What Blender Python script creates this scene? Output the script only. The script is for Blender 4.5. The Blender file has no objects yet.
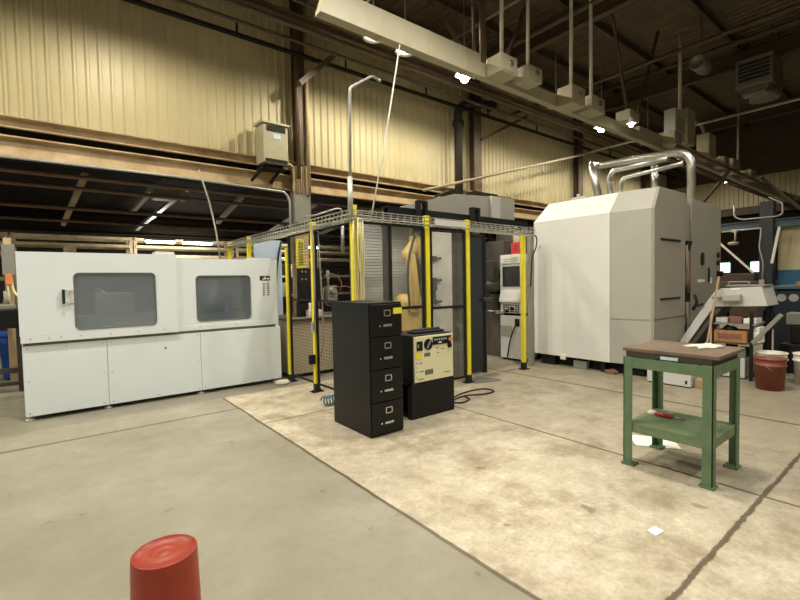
import bpy, bmesh, math, random
from mathutils import Vector, Matrix
random.seed(7)
S = bpy.context.scene
COL = S.collection
PI = math.pi

# ------------------------------------------------------------------ materials
def _n(nt, t, **k):
    n = nt.nodes.new(t)
    for a, v in k.items():
        setattr(n, a, v)
    return n

def math_node(nt, op, a, b=None, clamp=False):
    m = _n(nt, 'ShaderNodeMath', operation=op)
    m.use_clamp = clamp
    for i, v in enumerate((a, b)):
        if v is None:
            continue
        if isinstance(v, (int, float)):
            m.inputs[i].default_value = v
        else:
            nt.links.new(v, m.inputs[i])
    return m.outputs[0]

def mix_col(nt, fac, a, b, mode='MIX'):
    m = _n(nt, 'ShaderNodeMix', data_type='RGBA', blend_type=mode)
    for i, v in ((0, fac), (6, a), (7, b)):
        if isinstance(v, (int, float)):
            m.inputs[i].default_value = v
        elif isinstance(v, (tuple, list)):
            m.inputs[i].default_value = (*v[:3], 1)
        else:
            nt.links.new(v, m.inputs[i])
    return m.outputs[2]

def noise(nt, vec, scale, detail=4, rough=0.6, lo=0.35, hi=0.65):
    n = _n(nt, 'ShaderNodeTexNoise')
    n.inputs['Scale'].default_value = scale
    n.inputs['Detail'].default_value = detail
    n.inputs['Roughness'].default_value = rough
    nt.links.new(vec, n.inputs['Vector'])
    r = _n(nt, 'ShaderNodeMapRange')
    r.inputs[1].default_value = lo
    r.inputs[2].default_value = hi
    nt.links.new(n.outputs[0], r.inputs[0])
    return r.outputs[0]

def mat(name, col, rough=0.5, metal=0.0, var=0.12, scale=6.0, col2=None, emit=0, emcol=None, bump=0.0, spec=0.5, stretch=None):
    m = bpy.data.materials.new(name)
    m.use_nodes = True
    nt = m.node_tree
    b = nt.nodes['Principled BSDF']
    b.inputs['Roughness'].default_value = rough
    b.inputs['Metallic'].default_value = metal
    b.inputs['Specular IOR Level'].default_value = spec
    g = _n(nt, 'ShaderNodeTexCoord').outputs['Object']
    if stretch:
        mp = _n(nt, 'ShaderNodeMapping')
        mp.inputs['Scale'].default_value = stretch
        nt.links.new(g, mp.inputs['Vector'])
        g = mp.outputs[0]
    f = noise(nt, g, scale, 5, 0.65, 0.3, 0.7)
    if col2 is None:
        col2 = tuple(c * (1 - var) for c in col)
    c = mix_col(nt, f, col, col2)
    nt.links.new(c, b.inputs['Base Color'])
    if bump:
        bn = _n(nt, 'ShaderNodeBump')
        bn.inputs['Strength'].default_value = bump
        bn.inputs['Distance'].default_value = 0.01
        nt.links.new(f, bn.inputs['Height'])
        nt.links.new(bn.outputs[0], b.inputs['Normal'])
    if emit:
        b.inputs['Emission Color'].default_value = (*(emcol or col), 1)
        b.inputs['Emission Strength'].default_value = emit
    return m

def clear_mat(name, tint, gloss, rough=0.05, haze=0.0, hazecol=(.6, .6, .55)):
    """clear sheet: see-through with a surface reflection and a diffuse haze colour"""
    m = bpy.data.materials.new(name)
    m.use_nodes = True
    nt = m.node_tree
    nt.nodes.remove(nt.nodes['Principled BSDF'])
    out = nt.nodes['Material Output']
    t = _n(nt, 'ShaderNodeBsdfTransparent')
    t.inputs[0].default_value = (*tint, 1)
    gl = _n(nt, 'ShaderNodeBsdfGlossy')
    gl.inputs['Roughness'].default_value = rough
    gl.inputs[0].default_value = (1, 1, 1, 1)
    d = _n(nt, 'ShaderNodeBsdfDiffuse')
    d.inputs[0].default_value = (*hazecol, 1)
    m1 = _n(nt, 'ShaderNodeMixShader')
    m1.inputs[0].default_value = haze
    nt.links.new(t.outputs[0], m1.inputs[1])
    nt.links.new(d.outputs[0], m1.inputs[2])
    m2 = _n(nt, 'ShaderNodeMixShader')
    m2.inputs[0].default_value = gloss
    nt.links.new(m1.outputs[0], m2.inputs[1])
    nt.links.new(gl.outputs[0], m2.inputs[2])
    nt.links.new(m2.outputs[0], out.inputs['Surface'])
    return m

def floor_material():
    m = bpy.data.materials.new('concrete_floor')
    m.use_nodes = True
    nt = m.node_tree
    b = nt.nodes['Principled BSDF']
    geo = _n(nt, 'ShaderNodeNewGeometry').outputs['Position']
    sep = _n(nt, 'ShaderNodeSeparateXYZ')
    nt.links.new(geo, sep.inputs[0])
    X, Y = sep.outputs[0], sep.outputs[1]
    wob = noise(nt, geo, 2.2, 3, 0.6, 0.0, 1.0)
    wobs = math_node(nt, 'MULTIPLY', math_node(nt, 'SUBTRACT', wob, 0.5), 0.035)
    Xw = math_node(nt, 'ADD', X, wobs)
    wf = math_node(nt, 'MULTIPLY', math_node(nt, 'SUBTRACT', noise(nt, geo, 9, 4, 0.7, 0.0, 1.0), 0.5), 0.045)
    Yf = math_node(nt, 'ADD', Y, wf)
    # smooth grey pour on one side of the joint, older worn beige slab on the other
    side = math_node(nt, 'GREATER_THAN', Xw, 1.75)
    back = math_node(nt, 'LESS_THAN', Y, 6.16)
    side = math_node(nt, 'MULTIPLY', side, back)
    n1 = noise(nt, geo, 0.55, 5, 0.6, 0.32, 0.68)
    n2 = noise(nt, geo, 2.6, 8, 0.7, 0.35, 0.68)
    n3 = noise(nt, geo, 11, 8, 0.75, 0.35, 0.7)
    n5 = noise(nt, geo, 34, 6, 0.7, 0.42, 0.66)
    n4 = noise(nt, geo, 1.3, 6, 0.7, 0.5, 0.72)
    grey = mix_col(nt, n1, (.37, .35, .275), (.23, .212, .158))
    grey = mix_col(nt, math_node(nt, 'MULTIPLY', n2, .35), grey, (.20, .175, .115))
    grey = mix_col(nt, math_node(nt, 'MULTIPLY', n5, .15), grey, (.16, .14, .09))
    beige = mix_col(nt, n2, (.74, .67, .53), (.42, .36, .25))
    beige = mix_col(nt, math_node(nt, 'MULTIPLY', n4, .85), beige, (.25, .185, .105))
    beige = mix_col(nt, math_node(nt, 'MULTIPLY', n3, .55), beige, (.30, .25, .165))
    beige = mix_col(nt, math_node(nt, 'MULTIPLY', n5, .32), beige, (.24, .19, .12))
    # the slab beside and beyond the green table is browner and greyer
    far = _n(nt, 'ShaderNodeMapRange')
    far.inputs[1].default_value = 3.0
    far.inputs[2].default_value = 5.8
    nt.links.new(X, far.inputs[0])
    beige = mix_col(nt, math_node(nt, 'MULTIPLY', far.outputs[0], .74), beige, (.22, .19, .135))
    col = mix_col(nt, side, grey, beige)
    # oil spots
    sp = noise(nt, geo, 4.3, 2, 0.5, 0.70, 0.74)
    col = mix_col(nt, math_node(nt, 'MULTIPLY', sp, .55), col, (.12, .095, .06))
    def joint(coord, at, w, lim=None):
        d = math_node(nt, 'ABSOLUTE', math_node(nt, 'SUBTRACT', coord, at))
        r = _n(nt, 'ShaderNodeMapRange')
        r.inputs[1].default_value = w
        r.inputs[2].default_value = w * 1.8
        r.inputs[3].default_value = 1
        r.inputs[4].default_value = 0
        nt.links.new(d, r.inputs[0])
        o = r.outputs[0]
        for (c, op, v) in (lim or []):
            o = math_node(nt, 'MULTIPLY', o, math_node(nt, op, c, v))
        return o
    js = [joint(X, 3.79, .009), joint(X, 5.88, .016), joint(Xw, 1.755, .010, [(Y, 'LESS_THAN', 6.16)]),
          joint(Yf, .82, .011, [(X, 'GREATER_THAN', 1.75)]), joint(Y, 4.71, .008, [(X, 'GREATER_THAN', 1.75)]),
          joint(Y, 5.5, .013, [(X, 'LESS_THAN', 1.75)]), joint(X, 7.95, .01), joint(X, 10.0, .01), joint(X, -2.4, .008)]
    tot = js[0]
    for j in js[1:]:
        tot = math_node(nt, 'MAXIMUM', tot, j)
    jn = math_node(nt, 'MULTIPLY', tot, .88)
    col = mix_col(nt, jn, col, (.085, .062, .035))
    nt.links.new(col, b.inputs['Base Color'])
    rr = _n(nt, 'ShaderNodeMapRange')
    rr.inputs[3].default_value = .34
    rr.inputs[4].default_value = .62
    nt.links.new(n2, rr.inputs[0])
    nt.links.new(rr.outputs[0], b.inputs['Roughness'])
    b.inputs['Specular IOR Level'].default_value = .4
    bn = _n(nt, 'ShaderNodeBump')
    bn.inputs['Strength'].default_value = .25
    bn.inputs['Distance'].default_value = .01
    h = math_node(nt, 'SUBTRACT', math_node(nt, 'MULTIPLY', n3, .15), tot)
    nt.links.new(h, bn.inputs['Height'])
    nt.links.new(bn.outputs[0], b.inputs['Normal'])
    return m

M = dict(
    floor=floor_material(),
    siding=mat('cream_siding', (.60, .53, .325), .45, var=.12, scale=1.2, stretch=(1, 1, .3)),
    tan=mat('tan_painted_steel', (.63, .50, .31), .6, scale=2.2, col2=(.38, .265, .14)),
    brown=mat('dark_brown_steel', (.105, .07, .045), .6, scale=4, col2=(.06, .04, .028)),
    brownpipe=mat('brown_pipe', (.16, .105, .065), .5, scale=4, col2=(.09, .06, .04)),
    deck=mat('roof_deck', (.155, .115, .074), .6, scale=2, col2=(.10, .073, .047)),
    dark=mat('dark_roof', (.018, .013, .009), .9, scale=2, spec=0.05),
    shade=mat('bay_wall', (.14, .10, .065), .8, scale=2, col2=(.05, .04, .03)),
    plainwall=mat('plain_wall', (.42, .36, .25), .8, scale=2),
    duct=mat('beige_painted_sheet', (.46, .42, .29), .5, scale=3, var=.15),
    galv=mat('galvanised_steel', (.62, .62, .58), .3, .9, scale=14, var=.25),
    conduit=mat('grey_conduit', (.46, .46, .42), .45, .5, scale=10, var=.2),
    white=mat('white_enamel', (.73, .79, .80), .4, var=.05, scale=2),
    whitedoor=mat('white_enamel_door', (.74, .80, .81), .38, var=.05, scale=2),
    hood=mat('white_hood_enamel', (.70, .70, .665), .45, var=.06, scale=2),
    hoodgrey=mat('grey_beige_tone', (.41, .40, .35), .5, var=.08, scale=2),  # corner faces of the machine are toned darker than its front hood
    hoodside=mat('warm_grey_tone', (.33, .31, .25), .5, var=.08, scale=2),  # side faces of the machine are toned darker again
    lightgrey=mat('light_grey_enamel', (.60, .60, .57), .45, var=.06, scale=5),
    midgrey=mat('mid_grey_paint', (.25, .25, .21), .5, var=.1, scale=5),
    groove=mat('groove_grey', (.16, .155, .13), .6),
    black=mat('black_enamel', (.008, .008, .0085), .42, var=.25, scale=8, spec=.3),
    blackmatt=mat('matt_black', (.011, .010, .0095), .65, var=.3, scale=8, spec=.3),
    rubber=mat('black_rubber', (.012, .012, .012), .7),
    yellow=mat('safety_yellow', (.90, .77, .03), .42, var=.12, scale=9),
    robot=mat('robot_yellow', (.70, .50, .13), .45, var=.2, scale=5),
    tagyellow=mat('yellow_tag', (.85, .75, .05), .6),
    cream=mat('cream_panel', (.78, .75, .48), .4, var=.05, scale=5),
    chrome=mat('bright_metal', (.72, .72, .68), .25, .9, scale=10, var=.1),
    green=mat('green_paint', (.125, .215, .115), .5, scale=7, col2=(.095, .155, .08), bump=.1),
    greenworn=mat('worn_green_paint', (.19, .27, .14), .55, scale=5, col2=(.10, .15, .075), bump=.1),
    rust=mat('rusty_steel_top', (.22, .135, .08), .6, scale=2.4, col2=(.095, .078, .065), bump=.15),
    darksteel=mat('dark_steel', (.055, .05, .042), .5, .3, scale=8),
    cloth=mat('cream_cloth', (.80, .77, .58), .9, var=.12, scale=20, bump=.3),
    paper=mat('white_paper', (.85, .85, .80), .8, var=.03),
    redplastic=mat('red_plastic', (.33, .036, .016), .38, var=.15, scale=5),
    redworn=mat('worn_red_plastic', (.21, .04, .022), .5, scale=6, col2=(.20, .075, .04)),
    redtool=mat('red_tool', (.45, .03, .02), .4),
    whiteplastic=mat('white_plastic', (.82, .79, .68), .5, var=.1, scale=6),
    blueplastic=mat('blue_plastic', (.012, .085, .42), .4, var=.15),
    bluesteel=mat('blue_grey_steel', (.055, .10, .13), .55, scale=4, var=.25),
    bluepaint=mat('blue_wall_paint', (.02, .13, .24), .6, scale=2, var=.1),
    navy=mat('dark_blue_enamel', (.014, .019, .028), .45, var=.2),
    screen=mat('dark_screen', (.03, .03, .035), .15, var=.1),
    wood=mat('light_wood', (.42, .29, .16), .6, scale=8, stretch=(1, 1, .2), var=.3),
    carton=mat('orange_carton', (.40, .20, .06), .7, var=.2, scale=6),
    orange=mat('orange_tag', (.75, .25, .08), .6),
    redtag=mat('red_tag', (.62, .03, .035), .6),
    label=mat('blue_white_label', (.62, .74, .80), .6, scale=30, col2=(.35, .5, .62)),
    teal=mat('teal_hose', (.02, .17, .20), .4, var=.2),
    yellowcable=mat('pale_yellow_cable', (.72, .66, .35), .5),
    greycable=mat('grey_cable', (.32, .31, .25), .6),
    whitecable=mat('white_cable', (.75, .74, .66), .5),
    lightblue=mat('pale_blue_panel', (.45, .54, .66), .4, var=.06),
    dullpink=mat('dull_pink_hose', (.25, .165, .14), .6, var=.35, scale=6),
    baypipe=mat('reddish_brown_pipe', (.23, .145, .09), .5, scale=4, col2=(.15, .09, .055)),
    slat=mat('grey_slats', (.64, .64, .61), .4, .3, var=.12),
    machpanel=mat('pale_machine_panel', (.80, .78, .73), .45, scale=4, col2=(.62, .60, .55)),
    interior=mat('machine_interior', (.10, .085, .07), .6, var=.3, scale=5),
    bed=mat('tan_machine_bed', (.42, .36, .26), .5, var=.1, scale=4),
    insulation=mat('grey_duct_metal', (.30, .275, .225), .4, .5, scale=5),
    hazard=mat('worn_red_steel', (.24, .10, .08), .6, var=.3, scale=5),
    pane=clear_mat('clear_polycarbonate', (.97, .97, .95), .045, .05, .07),
    tinted=clear_mat('tinted_window', (.55, .60, .65), .13, .12, .30, (.27, .31, .35)),  # bluish haze colour stands in for reflections on the door windows
    lampglow=mat('lamp_glow', (1, .95, .8), .4, emit=36, emcol=(1, .93, .74)),
    lampdim=mat('lamp_lens_unlit', (.80, .78, .70), .4),
    tubeglow=mat('tube_glow', (.9, 1, .95), .4, emit=20, emcol=(.88, 1, .95)),
    windowglow=mat('daylit_glass', (.75, .95, .9), .3, emit=3.4, emcol=(.62, 1, .93)),
)

# ------------------------------------------------------------------ mesh building (world coordinates)
class MB:
    def __init__(self):
        self.bm = bmesh.new()
        self.mats = []

    def box(self, x0, x1, y0, y1, z0, z1, bev=0.0, rot=None, about=None):
        x0, x1 = sorted((x0, x1)); y0, y1 = sorted((y0, y1)); z0, z1 = sorted((z0, z1))
        b = bmesh.new()
        vs = [b.verts.new(p) for p in ((x0, y0, z0), (x1, y0, z0), (x1, y1, z0), (x0, y1, z0), (x0, y0, z1), (x1, y0, z1), (x1, y1, z1), (x0, y1, z1))]
        for f in ((0, 3, 2, 1), (4, 5, 6, 7), (0, 1, 5, 4), (1, 2, 6, 5), (2, 3, 7, 6), (3, 0, 4, 7)):
            b.faces.new([vs[i] for i in f])
        if bev:
            bev = min(bev, .45 * min(x1 - x0, y1 - y0, z1 - z0))
            bmesh.ops.bevel(b, geom=list(b.edges), offset=bev, segments=2, affect='EDGES', profile=.6)
        if rot is not None:
            c = Vector(about if about else ((x0 + x1) / 2, (y0 + y1) / 2, (z0 + z1) / 2))
            bmesh.ops.transform(b, matrix=Matrix.Translation(c) @ rot.to_4x4() @ Matrix.Translation(-c), verts=b.verts)
        self._add(b)
        return self

    def _add(self, b, smooth=False):
        if smooth:
            for f in b.faces:
                f.smooth = True
        me = bpy.data.meshes.new('t')
        b.to_mesh(me)
        b.free()
        self.bm.from_mesh(me)
        bpy.data.meshes.remove(me)

    def bar(self, p, q, w, h=None):
        """rectangular bar from p to q"""
        p, q = Vector(p), Vector(q)
        h = h or w
        d = (q - p)
        L = d.length
        d.normalize()
        up = Vector((0, 0, 1)) if abs(d.z) < .95 else Vector((0, 1, 0))
        r = d.cross(up).normalized()
        u = r.cross(d)
        b = bmesh.new()
        vs = []
        for t in (p, q):
            for a, c in ((-1, -1), (1, -1), (1, 1), (-1, 1)):
                vs.append(b.verts.new(t + r * a * w / 2 + u * c * h / 2))
        for f in ((0, 1, 2, 3), (7, 6, 5, 4), (0, 4, 5, 1), (1, 5, 6, 2), (2, 6, 7, 3), (3, 7, 4, 0)):
            b.faces.new([vs[i] for i in f])
        bmesh.ops.recalc_face_normals(b, faces=b.faces)
        self._add(b)
        return self

    def tube(self, pts, r, n=8, fillet=0.0, caps=True):
        pts = [Vector(p) for p in pts]
        if fillet and len(pts) > 2:
            out = [pts[0]]
            for i in range(1, len(pts) - 1):
                a, c, e = pts[i - 1], pts[i], pts[i + 1]
                f = min(fillet, (a - c).length * .45, (e - c).length * .45)
                s, t = c + (a - c).normalized() * f, c + (e - c).normalized() * f
                for k in range(7):
                    u = k / 6
                    out.append(s * (1 - u) ** 2 + c * 2 * u * (1 - u) + t * u * u)
            out.append(pts[-1])
            pts = out
        b = bmesh.new()
        rings = []
        prev = None
        for i, p in enumerate(pts):
            if i == 0:
                d = pts[1] - p
            elif i == len(pts) - 1:
                d = p - pts[-2]
            else:
                d = (pts[i + 1] - p).normalized() + (p - pts[i - 1]).normalized()
            if d.length < 1e-9:
                d = Vector((0, 0, 1))
            d.normalize()
            if prev is None:
                up = Vector((0, 0, 1)) if abs(d.z) < .9 else Vector((1, 0, 0))
                s = d.cross(up).normalized()
            else:
                s = (prev - d * prev.dot(d)).normalized()
            prev = s
            u = d.cross(s)
            rings.append([b.verts.new(p + (s * math.cos(2 * PI * k / n) + u * math.sin(2 * PI * k / n)) * r) for k in range(n)])
        for A, B in zip(rings, rings[1:]):
            for k in range(n):
                b.faces.new((A[k], A[(k + 1) % n], B[(k + 1) % n], B[k]))
        if caps:
            b.faces.new(rings[0][::-1])
            b.faces.new(rings[-1])
        bmesh.ops.recalc_face_normals(b, faces=b.faces)
        for f in b.faces:
            f.smooth = len(f.verts) == 4 and n > 5
        self._add(b)
        return self

    def lathe(self, prof, c, n=28, axis='z', smooth=True):
        """prof: (radius, height) pairs"""
        b = bmesh.new()
        rings = []
        for (r, h) in prof:
            ring = []
            for k in range(n):
                a = 2 * PI * k / n
                x, y = math.cos(a) * r, math.sin(a) * r
                v = {'z': (x, y, h), 'y': (x, h, y), 'x': (h, x, y)}[axis]
                ring.append(b.verts.new(Vector(c) + Vector(v)))
            rings.append(ring)
        for A, B in zip(rings, rings[1:]):
            for k in range(n):
                f = b.faces.new((A[k], A[(k + 1) % n], B[(k + 1) % n], B[k]))
                f.smooth = smooth
        if prof[0][0] > 1e-4:
            b.faces.new(rings[0][::-1])
        if prof[-1][0] > 1e-4:
            b.faces.new(rings[-1])
        bmesh.ops.remove_doubles(b, verts=b.verts, dist=1e-5)
        bmesh.ops.recalc_face_normals(b, faces=b.faces)
        self._add(b)
        return self

    def prism(self, poly, a0, a1, axis='y', bev=0.0):
        """polygon in the plane across `axis`, extruded from a0 to a1; poly coords: y -> (x,z), x -> (y,z), z -> (x,y)"""
        b = bmesh.new()
        def P(u, v, a):
            return {'y': (u, a, v), 'x': (a, u, v), 'z': (u, v, a)}[axis]
        A = [b.verts.new(P(u, v, a0)) for u, v in poly]
        B = [b.verts.new(P(u, v, a1)) for u, v in poly]
        b.faces.new(A)
        b.faces.new(B[::-1])
        n = len(poly)
        for k in range(n):
            b.faces.new((A[k], B[k], B[(k + 1) % n], A[(k + 1) % n]))
        bmesh.ops.recalc_face_normals(b, faces=b.faces)
        if bev:
            bmesh.ops.bevel(b, geom=list(b.edges), offset=bev, segments=2, affect='EDGES', profile=.6)
        self._add(b)
        return self

    def hexa(self, bottom, top, bev=0.0):
        b = bmesh.new()
        A = [b.verts.new(p) for p in bottom]
        B = [b.verts.new(p) for p in top]
        n = len(A)
        b.faces.new(A[::-1])
        b.faces.new(B)
        for k in range(n):
            b.faces.new((A[k], A[(k + 1) % n], B[(k + 1) % n], B[k]))
        bmesh.ops.recalc_face_normals(b, faces=b.faces)
        if bev:
            bmesh.ops.bevel(b, geom=list(b.edges), offset=bev, segments=2, affect='EDGES', profile=.6)
        self._add(b)
        return self

    def round_plate(self, axis, u0, u1, v0, v1, a0, a1, r, n=5, hole=None):
        """plate with rounded corners"""
        poly = []
        for (cu, cv, s) in ((u1 - r, v1 - r, 0), (u0 + r, v1 - r, 1), (u0 + r, v0 + r, 2), (u1 - r, v0 + r, 3)):
            for k in range(n + 1):
                t = (s + k / n) * PI / 2
                poly.append((cu + r * math.cos(t), cv + r * math.sin(t)))
        return self.prism(poly, a0, a1, axis)

    def build(self, name, m, parent=None, loc=None):
        me = bpy.data.meshes.new(name)
        o = bpy.data.objects.new(name, me)
        base = Vector((0, 0, 0))
        if parent is not None:
            base = ORIGIN[parent.name]
        elif loc is not None:
            base = Vector(loc)
        bmesh.ops.translate(self.bm, vec=-base, verts=self.bm.verts)
        self.bm.to_mesh(me)
        self.bm.free()
        if isinstance(m, str):
            m = M[m]
        me.materials.append(m)
        COL.objects.link(o)
        if parent is not None:
            o.parent = parent
        else:
            o.location = base
        ORIGIN[o.name] = base
        return o

ORIGIN = {}

def boxes(name, m, parent, lst, bev=0.004):
    return [MB().box(*q, bev).build(name, m, parent) for q in lst]

def lathes(name, m, parent, prof, spots, n=12, axis='z'):
    return [MB().lathe(prof, c, n, axis).build(name, m, parent) for c in spots]


def thing(name, label, cat, loc=(0, 0, 0), group=None):
    o = bpy.data.objects.new(name, None)
    COL.objects.link(o)
    o.empty_display_size = .1
    o.location = loc
    o['label'] = label
    o['category'] = cat
    if group:
        o['group'] = group
    ORIGIN[o.name] = Vector(loc)
    return o

def tag(o, label, cat, group=None):
    o['label'] = label
    o['category'] = cat
    if group:
        o['group'] = group
    return o

def struct(o):
    o['kind'] = 'structure'
    return o

def dup(root, loc, label=None, group=None, rotz=0):
    r = root.copy()
    COL.objects.link(r)
    r.location = loc
    r.rotation_euler = (0, 0, rotz)
    if label:
        r['label'] = label
    if group:
        r['group'] = group
    for ch in list(root.children):
        c = ch.copy()
        COL.objects.link(c)
        c.parent = r
        for g in ch.children:
            d = g.copy()
            COL.objects.link(d)
            d.parent = c
    return r

WY = 9.9          # plane of the siding wall
EX = 26.0         # plane of the far end wall
RZ = 8.7          # roof deck

# ------------------------------------------------------------------ setting
LAMP_W = 400
HIGH_W = 620
struct(MB().box(-9, EX + 4, -9, 24, -.25, 0).build('floor', 'floor'))

def ribbed(axis_from, axis_to, z0, z1, plane, along, name, m, pitch=.19, d=.035, side=-1, slope=.03):
    """ribbed sheet in the plane `plane`; ribs run vertically"""
    prof = []
    t = axis_from
    while t < axis_to:
        prof += [(t, 0), (t + pitch - .075, 0), (t + pitch - .075 + slope, d), (t + pitch - slope * .4, d)]
        t += pitch
    prof.append((axis_to, 0))
    b = bmesh.new()
    lo, hi = [], []
    for (u, v) in prof:
        p = (u, plane + side * v) if along == 'x' else (plane + side * v, u)
        lo.append(b.verts.new((p[0], p[1], z0)))
        hi.append(b.verts.new((p[0], p[1], z1)))
    for k in range(len(prof) - 1):
        b.faces.new((lo[k], lo[k + 1], hi[k + 1], hi[k]))
    mb = MB()
    mb._add(b)
    return struct(mb.build(name, m))

ribbed(-9, EX, 4.37, RZ, WY, 'x', 'wall_back', 'siding')
ribbed(-9, WY, 4.75, 6.15, EX, 'y', 'wall_end', 'siding')
struct(MB().box(EX - .04, EX + .05, -9, WY, 6.15, RZ).build('wall_end_upper', 'brown'))  # bulkhead added in dark brown; stands in for the unlit upper end wall
struct(MB().box(-9, EX + 4, WY + .06, WY + .2, 4.2, RZ + .1).build('wall_back_outer', 'plainwall'))
struct(MB().box(EX + .06, EX + .2, -9, 24, 4.6, RZ + .1).build('wall_end_outer', 'plainwall'))
struct(MB().box(-9.2, -9, -9, 24, 0, RZ + .1).build('wall_left', 'plainwall'))
struct(MB().box(-9.2, EX + 4, -9.2, -9, 0, RZ + .1).build('wall_front', 'plainwall'))

# roof deck with ribs running away from the camera
bd = bmesh.new()
prof = []
t = -9.0
while t < EX + 1:
    prof += [(t, 0), (t + .11, 0), (t + .14, .05), (t + .21, .05)]
    t += .24
lo = [bd.verts.new((u, -9, RZ - v)) for u, v in prof]
hi = [bd.verts.new((u, WY + .3, RZ - v)) for u, v in prof]
for k in range(len(prof) - 1):
    bd.faces.new((lo[k], lo[k + 1], hi[k + 1], hi[k]))
mb = MB(); mb._add(bd)
struct(mb.build('ceiling', 'deck'))
struct(MB().box(-9.2, EX + 1, -9.2, WY + .3, RZ + .06, RZ + .2).build('ceiling_outer', 'dark'))

def ibeam(mb, p, q, h, w, t=.02):
    """I-section between two points of the same height"""
    p, q = Vector(p), Vector(q)
    mb.bar(p + Vector((0, 0, h / 2 - t / 2)), q + Vector((0, 0, h / 2 - t / 2)), w, t)
    mb.bar(p - Vector((0, 0, h / 2 - t / 2)), q - Vector((0, 0, h / 2 - t / 2)), w, t)
    mb.bar(p, q, t, h - 2 * t)
    return mb

for k, yy in enumerate((-7, -4.6, -2.2, .2, 2.6, 4.4, 6.4, 8.2, 9.5)):
    struct(ibeam(MB(), (-9, yy, RZ - .17), (EX, yy, RZ - .17), .22, .12).build('ceiling_purlin', 'brown'))
COLX = (-1.4, 4.7, 10.78, 16.9, 23.0)
for cx in COLX:
    g = ibeam(MB(), (cx, -9, RZ - .55), (cx, WY - .1, RZ - .55), .5, .2, .025)
    struct(g.build('ceiling_girder', 'brown'))
    c = MB()
    hw = .12 if cx == 4.7 else .17
    c.box(cx - hw, cx + hw, WY - .12, WY - .10, 4.3, RZ - .3)
    c.box(cx - hw, cx + hw, WY - .32, WY - .30, 4.3, RZ - .3)
    c.box(cx - .012, cx + .012, WY - .30, WY - .12, 4.3, RZ - .3)
    struct(c.build('wall_column_upper', 'brownpipe'))
    c = MB()
    c.box(cx - .17, cx + .17, WY + .0, WY + .02, 0, 4.3)
    c.box(cx - .17, cx + .17, WY - .20, WY - .18, 0, 4.3)
    c.box(cx - .012, cx + .012, WY - .18, WY, 0, 4.3)
    struct(c.build('wall_column', 'tan' if cx == 4.7 else 'brown'))

# tan channels along the foot of the siding
b = MB()
b.box(-9, EX, WY - .10, WY - .08, 4.19, 4.37)
b.box(-9, EX, WY - .22, WY - .10, 4.35, 4.37)
b.box(-9, EX, WY - .16, WY - .10, 4.19, 4.21)
struct(b.build('trim_1', 'tan'))
b = MB()
b.box(-9, EX, WY + .02, WY + .05, 3.75, 4.06)
b.box(-9, EX, WY - .10, WY + .05, 4.05, 4.075)
b.box(-9, EX, WY - .10, WY + .05, 3.73, 3.755)
struct(b.build('trim_2', 'tan'))
struct(MB().box(-9, EX, WY + .05, WY + .12, 3.70, 4.30).build('trim_3', 'blackmatt'))

# low bay behind the wall line
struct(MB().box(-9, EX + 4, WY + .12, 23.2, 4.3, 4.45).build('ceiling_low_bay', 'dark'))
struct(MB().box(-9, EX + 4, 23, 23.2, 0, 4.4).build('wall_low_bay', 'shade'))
for k, (yy, zz) in enumerate(((10.6, 3.66), (11.6, 3.62), (13.3, 3.44), (15.6, 3.42), (18.5, 3.80))):
    tag(MB().tube([(-8.9, yy, zz), (22, yy, zz)], .045 if k != 4 else .03, 8).build('hanging_pipe', 'baypipe' if k < 4 else 'conduit', loc=(-8.9, yy, zz)),
        ['brown pipe under the low roof right behind the tan beam', 'second brown pipe under the low roof behind the tan beam',
         'brown pipe running through the middle of the low roof struts', 'lower brown pipe crossing the tilted struts under the low roof',
         'thin pale pipe farthest back under the low roof'][k], 'pipe', 'pipes under the low roof')
for k, (p, q) in enumerate((((.65, 11.74, 3.95), (.37, 18.5, 3.65)), ((2.74, 12.04, 3.95), (2.46, 18.4, 3.6)), ((2.05, 12.0, 3.95), (1.9, 15.0, 3.7)),
                            ((4.18, 12.2, 3.95), (4.6, 16, 3.7)), ((6.4, 12.2, 3.95), (6.9, 17, 3.65)), ((8.6, 12.2, 3.95), (9.1, 17, 3.65)))):
    tag(MB().bar(p, q, .12, .10).build('roof_strut', 'tan' if k < 1 else 'conduit', loc=p),
        ['tan tilted strut under the low roof above the white enclosure door', 'longest grey tilted strut under the low roof above the joint of the doors',
         'short grey tilted strut beside the longest strut under the low roof', 'grey tilted strut under the low roof beside the tan column',
         'grey tilted strut under the low roof behind the conduit mast', 'grey tilted strut under the low roof behind the machine gantry'][k],
        'strut', 'struts under the low roof')
t = thing('bay_heater', 'small dark heater hung among the struts of the low roof', 'heater', (2.25, 12.0, 3.7))
b = MB(); b.box(1.95, 2.5, 11.8, 12.2, 3.62, 3.9, .03); b.build('heater_case', 'midgrey', t)
MB().lathe([(.12, -.05), (.14, 0), (.14, .03)], (2.62, 11.9, 3.74), 14, 'y').build('heater_fan', 'conduit', t)
MB().box(2.2, 2.24, 11.98, 12.02, 3.88, 4.3).build('hanger_rod', 'midgrey', t)
# dark beam across the low bay
struct(ibeam(MB(), (-9, 19.3, 3.68), (EX, 19.3, 3.68), .40, .2).build('ceiling_beam_low_bay', 'dark'))

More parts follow.
